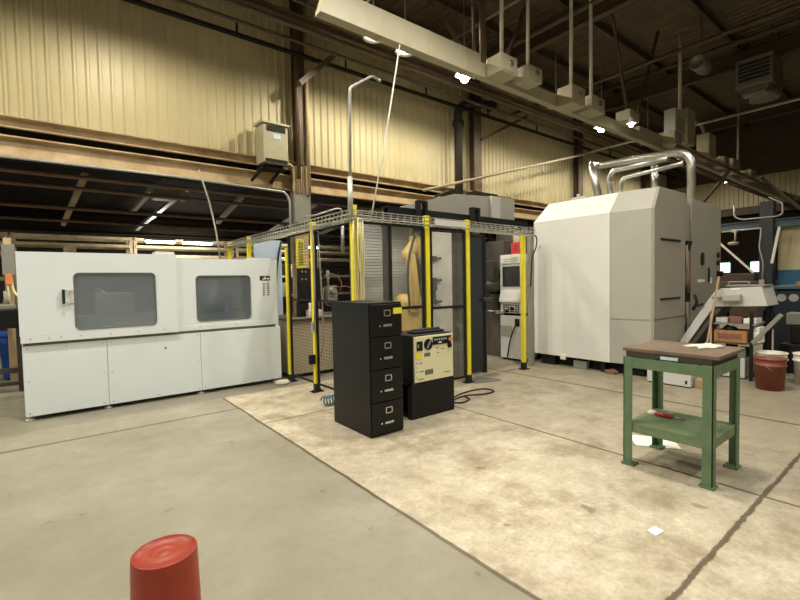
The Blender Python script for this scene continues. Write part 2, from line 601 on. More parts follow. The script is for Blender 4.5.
# storage racks at the back of the low bay
def rack(x0, x1, y, lab):
    t = thing('storage_rack', lab, 'rack', (x0, y, 0), 'tan storage racks in the low bay')
    for xx in (x0, x1):
        for yy in (y, y + 1.0):
            MB().box(xx - .05, xx + .05, yy - .04, yy + .04, 0, 3.45).build('upright', 'tan', t)
    for zz in (1.0, 1.9, 2.75, 3.1, 3.38):
        for yy in (y - .05, y + 1.05):
            MB().box(x0, x1, yy - .02, yy + .02, zz - (.06 if zz != 3.38 else .05), zz + .05).build('shelf_beam', 'tan', t)
    return t
rack(-4.9, -1.15, 19.9, 'tan storage rack seen beyond the blue bin')
rack(-1.0, 2.45, 19.9, 'tan storage rack seen above the left white door')
rack(2.6, 6.3, 19.9, 'tan storage rack under the glowing tubes')
rack(6.5, 10.2, 19.9, 'tan storage rack seen through the wire mesh fence')
rack(10.4, 14.1, 19.9, 'tan storage rack seen behind the clear fence pane')
tag(MB().box(.36, .72, 19.6, 19.84, 2.80, 3.02, .01).build('carton', 'tan', loc=(.54, 20, 2.8)), 'small tan carton on the far rack above the white enclosure', 'box')
for k, (xx, zz) in enumerate(((7.0, 1.05), (8.1, 1.05), (9.2, 1.05), (7.4, 1.95), (8.9, 1.95))):
    tag(MB().box(xx, xx + .8, 19.95, 20.7, zz, zz + .55, .02).build('carton', ('bluepaint', 'tan', 'bluepaint', 'carton', 'tan')[k], loc=(xx + .4, 20.3, zz)),
        ['blue crate on the lower shelf of the rack behind the mesh, nearest the white doors', 'tan carton between two blue crates on the far rack', 'blue crate on the lower shelf of the rack behind the mesh, nearest the cabinet',
         'orange carton on the upper shelf of the far rack', 'tan carton on the upper shelf of the far rack'][k], 'box', 'cartons on the far racks')

def tube_light(x0, x1, y, z, lab, power):
    t = thing('ceiling_tube_light', lab, 'light', ((x0 + x1) / 2, y, z), 'tube lights in the low bay')
    MB().box(x0, x1, y - .12, y + .12, z + .03, z + .12, .01).build('housing', 'lightgrey', t)
    b = MB()
    for dy in (-.06, .06):
        b.tube([(x0 + .03, y + dy, z), (x1 - .03, y + dy, z)], .05, 8)
    b.build('tube', 'tubeglow', t)
    L = bpy.data.lights.new('tube_light_source', 'POINT')
    L.shadow_soft_size = .15; L.energy = power * 1.5; L.color = (1, .97, .85)
    o = bpy.data.objects.new('tube_light_source', L)
    COL.objects.link(o); o.location = (x0 / 2 + x1 / 2, y, z - .2)
tube_light(2.75, 3.75, 18.6, 3.2, 'glowing tube light above the joint of the white doors', 60)
tube_light(4.0, 5.1, 18.6, 3.2, 'glowing tube light beside the tan column in the low bay', 60)
tube_light(8.5, 9.8, 18.6, 3.2, 'glowing tube light seen through the fence beside the tan column', 50)
tube_light(-4.5, -3.2, 17, 3.2, 'unseen tube light beyond the blue bin', 50)  # unseen tube, added to light the low bay

# ------------------------------------------------------------------ white enclosure
EXT = thing('machine_enclosure', 'long white machine enclosure with two windowed sliding doors', 'machine', (1.24, 6.6, 0))
Y0 = 6.58
b = MB()
b.box(-.30, 2.78, Y0 + .03, 8.1, .07, .86)               # base cabinet
b.box(-.30, -.26, Y0 + .05, 8.1, .86, 1.93, .005)
b.box(2.74, 2.78, Y0 + .06, 8.1, .86, 1.90, .005)
b.box(-.30, 2.78, 8.06, 8.1, .86, 1.93)
b.box(-.30, 2.78, 7.3, 8.1, 1.88, 1.92)
b.build('body', 'white', EXT)
for k, (a, c) in enumerate(((-.295, .505), (.51, 1.60), (1.605, 2.775))):
    p = MB().box(a, c, Y0, Y0 + .03, .055, .868, .004).build('lower_panel', 'white', EXT)
    lathes('screw', 'groove', p, [(.006, -.004), (.006, 0)], [(xx, Y0, zz) for xx in (a + .04, (a + c) / 2, c - .04) for zz in (.09, .835)] + [(xx, Y0, .46) for xx in (a + .04, c - .04)], 8, 'y')
    if k == 1:
        lathes('key_lock', 'groove', p, [(.014, -.006), (.014, 0)], [(1.16, Y0, .70)], 10, 'y')
MB().box(-.29, 2.70, Y0 + .005, Y0 + .03, .87, .905).build('rail_groove', 'groove', EXT)
b = MB()
b.box(-.305, 1.32, Y0 - .045, Y0 + .02, .905, .985, .004)
b.box(1.325, 2.72, Y0 - .015, Y0 + .03, .915, .975, .004)
r = b.build('door_rail', 'white', EXT)
lathes('screw', 'groove', r, [(.007, -.004), (.007, 0)], [(xx, Y0 - .045 if xx < 1.3 else Y0 - .015, .95) for xx in (-.22, -.05, .06, .25, .55, .85, 1.15, 1.6, 2.1, 2.6)], 8, 'y')

def sliding_door(x0, x1, z0, z1, y, wx0, wx1, wz0, wz1, nm):
    """door sheet with a rounded window cut out, frame gasket and tinted pane"""
    r = .05
    ring = []
    for (cu, cv, s) in ((wx1 - r, wz1 - r, 0), (wx0 + r, wz1 - r, 1), (wx0 + r, wz0 + r, 2), (wx1 - r, wz0 + r, 3)):
        for k in range(6):
            t = (s + k / 5) * PI / 2
            ring.append((cu + r * math.cos(t), cv + r * math.sin(t)))
    outer = [(x1, z1), (x0, z1), (x0, z0), (x1, z0)]
    b = bmesh.new()
    for yy in (y, y + .03):
        O = [b.verts.new((u, yy, v)) for u, v in outer]
        R = [b.verts.new((u, yy, v)) for u, v in ring]
        n = len(R)
        for s in range(4):
            grp = R[s * 6:(s + 1) * 6]
            for k in range(5):
                b.faces.new((O[s], grp[k], grp[k + 1]))
            nxt = R[((s + 1) * 6) % n]
            b.faces.new((O[s], grp[5], nxt, O[(s + 1) % 4]))
        if yy == y:
            O0, R0 = O, R
        else:
            for s in range(4):
                b.faces.new((O0[s], O[s], O[(s + 1) % 4], O0[(s + 1) % 4]))
            for k in range(n):
                b.faces.new((R0[k], R[k], R[(k + 1) % n], R0[(k + 1) % n]))
    bmesh.ops.recalc_face_normals(b, faces=b.faces)
    mb = MB(); mb._add(b)
    d = mb.build('sliding_door', 'whitedoor', EXT)
    g = MB()
    pts = [(u, y - .004, v) for u, v in ring]
    g.tube(pts + [pts[0], pts[1]], .008, 6, caps=False)
    g.build('window_gasket', 'groove', d)
    g = MB(); g.round_plate('y', wx0, wx1, wz0, wz1, y + .01, y + .018, r)
    g.build('window_pane', 'tinted', d)
    return d
D1 = sliding_door(-.31, 1.325, .985, 1.945, Y0 - .045, .205, 1.06, 1.03, 1.70, 'left')
D2 = sliding_door(1.33, 2.73, .975, 1.90, Y0 - .01, 1.57, 2.32, 1.03, 1.66, 'right')
h = MB()
for zz in (1.355, 1.495):
    h.bar((.195, Y0 - .045, zz), (.10, Y0 - .085, zz), .02, .016)
h.box(.16, .205, Y0 - .052, Y0 - .044, 1.34, 1.51, .003)
hh = h.build('handle', 'lightgrey', D1)
MB().box(.085, .115, Y0 - .11, Y0 - .07, 1.34, 1.51, .008).build('grip', 'rubber', hh)
# bits seen through the windows
b = MB()
b.box(.1, 1.2, 7.2, 7.7, .86, 1.15); b.box(.45, .9, 7.25, 7.6, 1.15, 1.45, .02); b.tube([(.5, 7.15, 1.5), (.62, 7.15, 1.35)], .015, 6)
b.build('work_table', 'lightgrey', EXT)
b = MB(); b.box(1.5, 2.5, 7.2, 7.7, .86, 1.1); b.lathe([(.18, 0), (.18, .25), (.1, .25), (.1, .5)], (2.0, 7.4, 1.1), 20)
b.build('rotary_table', 'midgrey', EXT)
# marks on the right-hand door
b = MB()
b.box(2.47, 2.63, Y0 - .014, Y0 - .009, 1.585, 1.655)
b.build('label_plate', 'navy', D2)
b = MB()
b.prism([(2.50, 1.60), (2.56, 1.60), (2.56, 1.645)], Y0 - .017, Y0 - .0135, 'y')
b.box(2.575, 2.62, Y0 - .017, Y0 - .0135, 1.60, 1.625)
b.build('label_mark', 'whiteplastic', D2)
b = MB()
for cx in (2.53, 2.60):
    z = 1.545
    while z > 1.36:
        w = random.choice((.016, .022, .019))
        b.box(cx - w, cx + w, Y0 - .0135, Y0 - .0095, z - .012, z)
        b.box(cx - w, cx - w + .008, Y0 - .0135, Y0 - .0095, z - .024, z - .012)
        z -= .034
b.build('door_lettering', 'hazard', D2)
lathes('levelling_foot', 'whiteplastic', EXT, [(.045, 0), (.045, .015), (.016, .02), (.016, .075)], [(xx, yy, 0) for xx in (-.26, .5, 1.6, 2.70) for yy in (Y0 + .07, 8.0)])
b = MB(); b.box(1.08, 1.31, Y0 - .02, Y0 + .22, 1.945, 1.985, .008); b.build('top_cover', 'hood', EXT)
b = MB(); b.box(2.3, 2.66, Y0 + .02, Y0 + .1, 1.90, 1.925, .005); b.build('top_strip', 'lightgrey', EXT)

def post(x, y, h, lab, lit=True):
    t = thing('fence_post', lab, 'post', (x, y, 0), 'yellow fence posts')
    b = MB()
    b.box(x - .034, x + .034, y - .03, y + .03, .11, h, .004)
    b.build('post_tube', 'yellow', t)
    b = MB()
    b.box(x - .04, x + .04, y - .036, y + .036, .012, .12, .006)
    b.build('post_sleeve', 'rubber', t)
    b = MB()
    b.box(x - .085, x + .085, y - .055, y + .055, 0, .012, .003)
    for sx in (-.065, .065):
        b.lathe([(.012, .012), (.012, .03)], (x + sx, y, 0), 8)
    b.build('base_plate', 'blackmatt', t)
    b = MB(); b.box(x - .037, x + .037, y - .033, y + .033, h, h + .018, .005); b.build('post_cap', 'yellow', t)
    return t
FX, FY = 2.88, 4.55
post(FX, 6.46, 2.06, 'short yellow fence post at the end of the white enclosure')
post(FX, 5.60, 2.36, 'yellow fence post carrying the grey and the black switch box')
post(FX, FY, 2.44, 'yellow corner fence post behind the black filing cabinet')
post(4.05, FY, 2.40, 'yellow fence post rising behind the robot controller')
post(4.85, FY, 2.40, 'yellow fence post beside the open doorway, next to the robot controller')
post(6.27, FY + .05, 2.28, 'yellow fence post in front of the white operator console')
post(FX, 8.15, 2.40, 'second rearmost yellow fence post, beside the pale blue panel')
post(FX, 9.3, 2.40, 'rearmost yellow fence post, above the right white door')
# switch boxes on the second post
b = MB(); b.box(FX - .075, FX - .03, 5.535, 5.60, .86, .99, .006)
tag(b.build('switch_box', 'conduit', loc=(FX - .05, 5.57, .86)), 'small pale grey switch box on a yellow post', 'switch box')
b = MB(); b.box(FX - .11, FX - .03, 5.56, 5.62, .40, .53, .006)
tag(b.build('interlock_box', 'blackmatt', loc=(FX - .07, 5.59, .4)), 'black interlock box low on a yellow post', 'switch box')
b = MB()
b.tube([(FX - .035, 5.55, .98), (FX - .05, 5.5, 1.4), (FX - .045, 5.5, 2.0), (FX - .05, 5.52, 2.3)], .012, 6, .1)
b.tube([(FX + .04, 5.54, 2.28), (FX + .05, 5.5, 1.6), (FX + .06, 5.48, .95), (FX + .07, 5.5, .7), (FX + .04, 5.54, .5)], .010, 6, .1)
tag(b.build('post_cable', 'greycable', loc=(FX, 5.5, .5)), 'grey cables clipped down the yellow post with switch boxes', 'cable')

def mesh_panel(y0, y1, z0, z1, lab, step=.045, r=.0019):
    t = thing('mesh_panel', lab, 'fence panel', (FX, (y0 + y1) / 2, z0), 'wire mesh fence panels')
    b = MB()
    for yy in (y0, y1):
        b.box(FX - .014, FX + .014, yy - .014, yy + .014, z0, z1)
    for zz in (z0, (z0 + z1) / 2 + .1, z1):
        b.box(FX - .012, FX + .012, y0, y1, zz - .012, zz + .012)
    b.build('panel_frame', 'blackmatt', t)
    b = MB()
    n = int((y1 - y0) / step)
    for k in range(1, n):
        yy = y0 + (y1 - y0) * k / n
        b.tube([(FX, yy, z0), (FX, yy, z1)], r, 3, caps=False)
    n = int((z1 - z0) / step)
    for k in range(1, n):
        zz = z0 + (z1 - z0) * k / n
        b.tube([(FX + .003, y0, zz), (FX + .003, y1, zz)], r, 3, caps=False)
    b.build('wire_mesh', 'blackmatt', t)
    return t
mesh_panel(5.66, 6.40, .12, 2.25, 'black wire mesh fence panel beside the white enclosure')
mesh_panel(4.61, 5.54, .12, 2.25, 'black wire mesh fence panel behind the black filing cabinet')

def pane_panel(x0, x1, z0, z1, y, lab, mull=None, rail=.9):
    t = thing('clear_panel', lab, 'fence panel', ((x0 + x1) / 2, y, z0), 'clear fence panels')
    b = MB()
    for xx in (x0, x1) + ((mull,) if mull else ()):
        b.box(xx - .02, xx + .02, y - .018, y + .018, z0, z1)
    for zz in (z0, rail, z1):
        b.box(x0, x1, y - .016, y + .016, zz - .018, zz + .018)
    b.build('panel_frame', 'blackmatt', t)
    MB().box(x0 + .01, x1 - .01, y - .004, y + .004, z0 + .01, z1 - .01).build('clear_pane', 'pane', t)
    return t
pane_panel(2.95, 3.98, .10, 2.26, FY, 'clear fence panel behind the black filing cabinet', mull=3.42, rail=1.18)
pane_panel(4.12, 4.78, .10, 2.26, FY, 'clear fence panel behind the robot controller', rail=1.15)

# wire cable baskets on top of the fence
def basket(p, q, z0, h, w, lab, cells, cables):
    p, q = Vector(p), Vector(q)
    t = thing('cable_basket', lab, 'cable tray', (p.x, p.y, z0), 'wire cable baskets over the fence')
    d = (q - p); L = d.length; d.normalize(); s = Vector((-d.y, d.x, 0))
    b = MB()
    for off, zz in ((-w / 2, z0), (w / 2, z0), (-w / 2, z0 + h), (w / 2, z0 + h), (-w / 2, z0 + h * .5), (w / 2, z0 + h * .5), (0, z0)):
        a = p + s * off; a.z = zz
        c = q + s * off; c.z = zz
        b.tube([a, c], .0072, 5)
    n = int(L / cells)
    for k in range(n + 1):
        c = p + d * (L * k / n)
        pts = [c + s * (-w / 2) + Vector((0, 0, z0 + h)), c + s * (-w / 2) + Vector((0, 0, z0)), c + s * (w / 2) + Vector((0, 0, z0)), c + s * (w / 2) + Vector((0, 0, z0 + h))]
        b.tube(pts, .0072, 5)
    b.build('basket_wire', 'galv', t)
    tg = tag
    b = MB()
    for k in range(cables):
        pts = []
        off = (k - cables / 2 + .5) * w * .7 / cables
        m = int(L / .25)
        for i in range(m + 1):
            c = p + d * (L * i / m) + s * (off + random.uniform(-.015, .015))
            pts.append((c.x, c.y, z0 + .02 + random.uniform(0, .03)))
        b.tube(pts, .011, 6)
    tag(b.build('cable_bundle', 'greycable', loc=(p.x, p.y, z0)), 'pale cables lying in ' + lab, 'cables')
    return t
basket((FX, 9.35, 0), (FX, FY - .08, 0), 2.28, .11, .16, 'wire cable basket running over the mesh side of the fence', .10, 2)
basket((FX - .05, FY, 0), (6.42, FY, 0), 2.27, .115, .16, 'wire cable basket running over the clear front of the fence', .11, 1)
# pale plate laid on the front basket
tag(MB().box(4.13, 4.74, FY - .10, FY - .088, 2.29, 2.37, .003).build('basket_plate', 'lightgrey', loc=(4.4, FY - .09, 2.29)), 'pale plate clipped to the basket over the controller', 'plate')
# cables hanging down the corner post
b = MB()
for k in range(7):
    x0 = FX + random.uniform(-.06, .09)
    y0 = FY - .06 + random.uniform(-.03, .0)
    b.tube([(x0, y0, 2.30), (x0 + random.uniform(-.03, .03), y0 - .02, 1.9), (x0 + random.uniform(-.03, .03), y0 - .01, 1.5), (x0 + random.uniform(-.05, .05), y0, 1.0), (x0, y0, .25)], .010, 6, .15)
tag(b.build('corner_cable', 'yellowcable', loc=(FX, FY - .06, .2)), 'bundle of yellow cables hanging down the corner fence post', 'cables')
b = MB()
b.tube([(FX + .02, 5.72, 2.27), (FX + .03, 5.66, 2.20), (FX + .035, 5.64, 1.9), (FX + .035, 5.64, 1.3), (FX + .035, 5.64, 1.02)], .018, 8, .1)
tag(b.build('drop_conduit', 'whitecable', loc=(FX, 5.65, 1.0)), 'white conduit dropping from the basket beside a yellow post', 'conduit')

# conduit mast over the corner post
b = MB()
b.tube([(2.83, FY - .02, 2.30), (2.86, FY - .02, 3.83), (3.27, FY + .1, 4.12), (3.42, FY + .15, 4.12)], .017, 8, .05)
b.tube([(2.83, FY - .02, 2.25), (2.835, FY - .02, 2.78)], .032, 10)
b.lathe([(0, -.02), (.022, -.015), (.022, .015), (0, .02)], (3.42, FY + .15, 4.12), 10)
tag(b.build('conduit_mast', 'conduit', loc=(2.83, FY, 2.25)), 'thin grey conduit mast rising from the corner fence post and bending over', 'conduit')
tag(MB().tube([(3.57, 5.2, 2.36), (3.85, 5.2, 3.5), (4.17, 5.2, 5.02)], .011, 6).build('hanging_support_cable', 'whitecable', loc=(3.57, 5.2, 2.36)), 'pale slanted cable hanging from the wireway to the fence', 'cable')
tag(MB().tube([(2.25, 8.9, 3.7), (2.42, 8.9, 3.1), (2.50, 8.8, 2.5), (2.56, 8.8, 1.9)], .017, 6, .2).build('hanging_cable', 'greycable', loc=(2.5, 8.8, 1.9)), 'grey cable drooping from the tan beam behind the right white door', 'cable')

# light blue panel, fixture and bed seen through the mesh
t = thing('rear_panel', 'pale blue upright panel behind the end of the white enclosure', 'panel', (3.38, 8.5, 0))
MB().box(3.10, 3.66, 8.5, 8.54, .9, 2.40, .006).build('panel_sheet', 'lightblue', t)
boxes('panel_stand', 'midgrey', t, [(xx - .02, xx + .02, 8.54, 8.58, 0, 2.38) for xx in (3.12, 3.64)])
MB().tube([(3.62, 8.4, 2.38), (3.55, 8.38, 2.15), (3.50, 8.38, 1.85), (3.48, 8.4, 1.2)], .022, 8, .2).build('panel_hose', 'rubber', t)
BED = thing('machine_bed', 'tan machine bed behind the wire mesh fence', 'machine', (3.9, 6.9, 0))
b = MB(); b.box(2.95, 4.6, 6.62, 7.8, .06, .93, .01); b.box(2.95, 4.6, 6.58, 6.62, .955, .985, .005); b.build('bed_body', 'bed', BED)
b = MB(); b.box(2.93, 4.65, 6.56, 7.85, .93, .955, .005); b.build('bed_top', 'darksteel', BED)
lathes('levelling_foot', 'rubber', BED, [(.05, 0), (.05, .06)], [(xx, yy, 0) for xx in (3.05, 3.9, 4.5) for yy in (6.72, 7.7)])
FIX = thing('tooling_plate', 'black bolted tooling plate with hoses standing on the tan bed', 'fixture', (3.5, 6.95, .955))
b = MB(); b.box(3.27, 3.76, 6.92, 7.0, 1.22, 1.79, .008); b.box(3.30, 3.50, 6.95, 7.1, .955, 1.22, .006); b.build('plate', 'blackmatt', FIX)
b = MB()
for xx, zz in ((3.33, 1.73), (3.40, 1.73), (3.33, 1.60), (3.40, 1.60), (3.70, 1.73), (3.70, 1.62)):
    b.lathe([(.018, -.015), (.018, 0)], (xx, 6.92, zz), 10, 'y')
b.build('bolt', 'chrome', FIX)
b = MB(); b.box(3.80, 3.98, 6.86, 7.02, 1.18, 1.48, .01); b.lathe([(.05, -.1), (.05, .05)], (3.86, 6.88, 1.40), 14, 'y'); b.lathe([(.025, 0), (.025, .3)], (3.84, 6.95, 1.45), 10); b.build('valve_block', 'midgrey', FIX)
b = MB(); b.tube([(3.84, 6.9, 1.7), (3.98, 6.86, 1.66), (4.08, 6.85, 1.5), (4.02, 6.85, 1.38)], .012, 6, .08); b.tube([(3.9, 6.85, 1.45), (4.15, 6.83, 1.47), (4.35, 6.8, 1.40)], .012, 6, .1)
b.tube([(3.72, 6.88, 1.45), (3.68, 6.86, 1.3), (3.74, 6.86, 1.15), (3.86, 6.88, 1.12)], .012, 6, .08)
b.build('hose', 'hazard', FIX)
b = MB(); b.box(3.35, 3.62, 6.72, 6.86, .955, 1.08, .02); b.lathe([(.06, 0), (.04, .12), (.04, .2)], (3.42, 6.8, 1.0), 14)
tag(b.build('clamp_block', 'whiteplastic', loc=(3.48, 6.8, .955)), 'pale clamp block on the tan bed in front of the black tooling plate', 'fixture')
t = thing('chip_guard', 'tall yellow slotted guard post standing behind the black tooling plate', 'guard', (3.55, 7.43, .955))
MB().box(3.49, 3.62, 7.4, 7.46, .955, 2.33, .008).build('guard_post', 'yellow', t)
b = MB()
for k in range(14):
    b.box(3.51, 3.60, 7.393, 7.40, 1.87 + k * .03, 1.883 + k * .03)
b.build('guard_slot', 'groove', t)

# inside the cell: slatted cover, robot, pale panel
SL = thing('slatted_cover', 'grey slatted way cover standing inside the fence', 'cover', (5.4, 7.5, 0))
b = MB()
for k in range(30):
    z = .95 + k * .062
    b.prism([(7.5, z), (7.53, z), (7.53, z + .058), (7.515, z + .058)], 4.78, 6.2, 'x')
b.box(4.78, 6.2, 7.53, 7.56, .9, 2.82)
b.build('slats', 'slat', SL)
b = MB(); b.box(4.70, 4.78, 7.46, 7.6, 0, 2.83, .005); b.box(6.2, 6.28, 7.46, 7.6, 0, 2.83, .005); b.box(4.7, 6.28, 7.48, 7.6, .5, .95); b.build('cover_frame', 'midgrey', SL)

RB = thing('industrial_robot', 'dull yellow articulated robot arm inside the clear fence', 'robot', (4.95, 6.0, 0))
def chain(pts, rad, n=14):
    """tapering arm link with rounded ends"""
    b = MB()
    P = [Vector(p) for p in pts]
    for a, c, r0, r1 in zip(P, P[1:], rad, rad[1:]):
        d = (c - a); L = d.length
        q = d.to_track_quat('Z', 'Y').to_matrix().to_4x4()
        k = MB()
        k.lathe([(0, -r0 * .9), (r0 * .7, -r0 * .65), (r0, 0), (r1, L), (r1 * .7, L + r1 * .65), (0, L + r1 * .9)], (0, 0, 0), n)
        bmesh.ops.transform(k.bm, matrix=Matrix.Translation(a) @ q, verts=k.bm.verts)
        b._add(k.bm)
    return b
b = MB(); b.lathe([(.30, 0), (.30, .06), (.22, .08), (.20, .55), (.24, .58), (.24, .66), (0, .68)], (4.95, 6.0, 0), 28); b.build('robot_base', 'robot', RB)
b = MB(); b.box(4.74, 5.14, 5.86, 6.14, .66, 1.12, .05); b.lathe([(.16, -.2), (.16, .2)], (4.9, 6.0, 1.15), 20, 'y'); b.build('shoulder', 'robot', RB)
chain([(4.9, 5.82, 1.15), (4.82, 5.82, 1.95)], [.105, .085]).build('lower_arm', 'robot', RB)
b = chain([(4.82, 5.9, 1.98), (5.0, 5.9, 2.20)], [.12, .10]); b.box(4.92, 5.12, 5.80, 6.0, 2.12, 2.32, .04); b.build('elbow', 'robot', RB)
chain([(5.0, 5.9, 2.18), (5.22, 5.85, 1.70)], [.085, .06]).build('upper_arm', 'robot', RB)
chain([(5.22, 5.85, 1.70), (5.22, 5.82, 1.52)], [.06, .05]).build('wrist', 'darksteel', RB)
b = MB(); b.box(5.10, 5.34, 5.72, 5.92, 1.36, 1.50, .015); b.box(5.10, 5.16, 5.76, 5.88, 1.2, 1.36, .01); b.box(5.28, 5.34, 5.76, 5.88, 1.2, 1.36, .01); b.build('gripper', 'darksteel', RB)
b = MB(); b.tube([(4.72, 5.75, 1.1), (4.66, 5.72, 1.5), (4.70, 5.74, 1.9), (4.9, 5.78, 2.36), (5.1, 5.8, 2.3)], .022, 8, .12); b.build('dress_hose', 'rubber', RB)

WP = thing('splash_guard', 'pale stained splash guard panel inside the clear fence', 'panel', (5.9, 6.05, 0))
b = MB(); b.box(5.52, 6.34, 6.05, 6.10, .25, 2.44, .006); b.build('guard_sheet', 'machpanel', WP)
boxes('guard_stand', 'midgrey', WP, [(xx - .03, xx + .03, 6.10, 6.16, 0, 2.4) for xx in (5.6, 6.28)])
for k in range(3):
    z = 1.9 - k * .4
    b = MB(); b.box(5.50, 5.6, 6.0, 6.05, z, z + .09, .01); b.tube([(5.58, 6.03, z + .04), (5.70, 6.0, z + .05)], .02, 8)
    b.build('guard_clamp', 'darksteel', WP)

# dark sliding door of the fence and machine interior behind it
SD = thing('fence_door', 'dark sheet door standing open beside the yellow doorway post', 'door', (5.3, 4.86, 0))
MB().box(4.93, 5.58, 4.86, 4.90, .03, 2.25, .005).build('door_sheet', 'navy', SD)
b = MB(); b.box(4.90, 4.95, 4.84, 4.92, 0, 2.27, .004); b.box(5.56, 5.61, 4.84, 4.92, 0, 2.27, .004); b.box(4.9, 5.61, 4.84, 4.92, 2.23, 2.27); b.build('door_frame', 'blackmatt', SD)
b = MB(); b.box(5.52, 5.72, 4.80, 4.84, 1.18, 1.24, .006); b.lathe([(.03, -.06), (.03, 0)], (5.55, 4.84, 1.22), 12, 'y'); b.build('door_latch', 'darksteel', SD)

# gantry beam and grey hood above the cell
G = thing('gantry_beam', 'black gantry beam carried above the fence', 'beam', (6.5, 6.2, 0))
b = MB(); ibeam(b, (4.55, 6.2, 2.68), (8.45, 6.2, 2.68), .30, .22, .03); b.box(4.55, 8.45, 6.06, 6.09, 2.56, 2.80); b.build('beam', 'black', G)
boxes('gantry_leg', 'black', G, [(4.57, 4.65, 6.2, 6.3, 0, 2.53), (8.42, 8.48, 6.15, 6.25, 0, 2.53)])
for xx in (5.15, 6.55):
    b = MB()
    b.box(xx, xx + .05, 5.96, 6.08, 2.50, 2.96, .006); b.box(xx + .16, xx + .21, 5.96, 6.08, 2.50, 2.96, .006)
    b.box(xx, xx + .21, 5.98, 6.08, 2.64, 2.70, .006); b.box(xx, xx + .21, 5.98, 6.08, 2.93, 2.97, .006)
    b.build('gantry_bracket', 'blackmatt', G)
HD = thing('exhaust_hood', 'grey sheet hood box above the black gantry beam', 'hood', (7.1, 6.8, 2.83))
MB().prism([(5.35, 2.98), (6.9, 3.40), (8.02, 3.46), (8.02, 2.86), (5.35, 2.86)], 6.8, 7.35, 'y', .008).build('hood_body', 'hoodgrey', HD)
MB().box(8.03, 8.34, 6.74, 7.35, 2.88, 3.47, .008).build('hood_lit_strip', 'lightgrey', HD)  # lighter grey paints in the lit face of the hood
MB().box(8.35, 8.95, 6.80, 7.35, 2.88, 3.49, .008).build('hood_end', 'hoodgrey', HD)
boxes('hood_bracket', 'blackmatt', HD, [(7.0, 7.2, 7.0, 7.3, 3.40, 3.54, .01)[:6], (7.7, 8.5, 6.95, 7.25, 3.46, 3.58)])
MB().tube([(6.6, 7.1, 3.36), (7.02, 7.1, 3.52)], .025, 8).build('hood_strut', 'blackmatt', HD)
boxes('hood_leg', 'blackmatt', HD, [(xx - .04, xx + .04, 7.25, 7.32, 0, 2.9) for xx in (6.4, 8.6)])

# ------------------------------------------------------------------ big machine (hooded)
BM = thing('milling_machine', 'tall white and grey hooded milling machine', 'machine', (8.2, 3.8, 0))
zt, zc, zb = 2.88, 2.55, .18
# front hood facing the cell
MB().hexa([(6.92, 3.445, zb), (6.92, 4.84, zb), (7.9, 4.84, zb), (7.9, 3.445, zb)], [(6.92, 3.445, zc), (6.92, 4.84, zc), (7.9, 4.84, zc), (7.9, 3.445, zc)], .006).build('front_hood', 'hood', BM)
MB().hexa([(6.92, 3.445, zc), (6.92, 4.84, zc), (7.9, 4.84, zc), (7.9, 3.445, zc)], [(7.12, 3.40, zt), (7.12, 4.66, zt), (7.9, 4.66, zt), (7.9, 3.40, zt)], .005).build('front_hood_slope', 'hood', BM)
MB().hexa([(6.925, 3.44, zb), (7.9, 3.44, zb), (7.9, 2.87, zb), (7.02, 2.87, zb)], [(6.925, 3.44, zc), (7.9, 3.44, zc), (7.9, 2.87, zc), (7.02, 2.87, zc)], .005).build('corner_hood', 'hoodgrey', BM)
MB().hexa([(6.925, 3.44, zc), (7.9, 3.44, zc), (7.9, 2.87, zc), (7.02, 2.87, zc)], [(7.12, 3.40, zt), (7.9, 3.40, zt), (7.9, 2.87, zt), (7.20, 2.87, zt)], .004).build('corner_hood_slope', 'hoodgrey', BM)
b = MB()
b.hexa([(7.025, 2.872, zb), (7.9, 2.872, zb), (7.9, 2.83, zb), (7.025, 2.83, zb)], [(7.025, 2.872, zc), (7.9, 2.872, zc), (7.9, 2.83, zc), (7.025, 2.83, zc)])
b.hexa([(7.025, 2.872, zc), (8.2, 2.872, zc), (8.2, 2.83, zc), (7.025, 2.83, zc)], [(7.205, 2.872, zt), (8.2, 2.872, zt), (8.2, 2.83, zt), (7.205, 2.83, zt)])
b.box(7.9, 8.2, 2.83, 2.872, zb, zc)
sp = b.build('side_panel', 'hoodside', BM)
b = MB()
b.box(7.24, 7.98, 2.815, 2.83, 2.085, 2.115, .003); b.box(7.24, 7.98, 2.815, 2.83, 1.175, 1.20, .003)
b.box(7.03, 8.19, 2.826, 2.83, .88, .888)
b.build('side_handle', 'blackmatt', sp)
MB().box(6.910, 6.918, 4.70, 4.72, 2.1, 2.13).build('hood_stud', 'hoodside', BM)
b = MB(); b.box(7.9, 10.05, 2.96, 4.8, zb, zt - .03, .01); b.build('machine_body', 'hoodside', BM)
b = MB(); b.box(7.3, 8.4, 4.85, 6.02, .1, 2.5, .01); b.box(6.95, 8.4, 5.55, 6.0, 0, 2.3, .01); b.build('spindle_housing', 'interior', BM)
b = MB(); b.lathe([(.02, -.35), (.10, -.33), (.16, -.15), (.16, .2)], (6.8, 5.65, 1.42), 20, 'x'); b.box(6.55, 6.72, 5.5, 5.8, 1.5, 1.9, .03); b.box(6.6, 6.95, 5.55, 5.75, .95, 1.25, .02); b.build('spindle_head', 'darksteel', BM)
b = MB(); b.box(6.93, 6.945, 5.56, 5.75, .86, .93); b.box(6.93, 6.945, 5.78, 5.95, .90, .97); b.build('warning_plate', 'paper', BM)
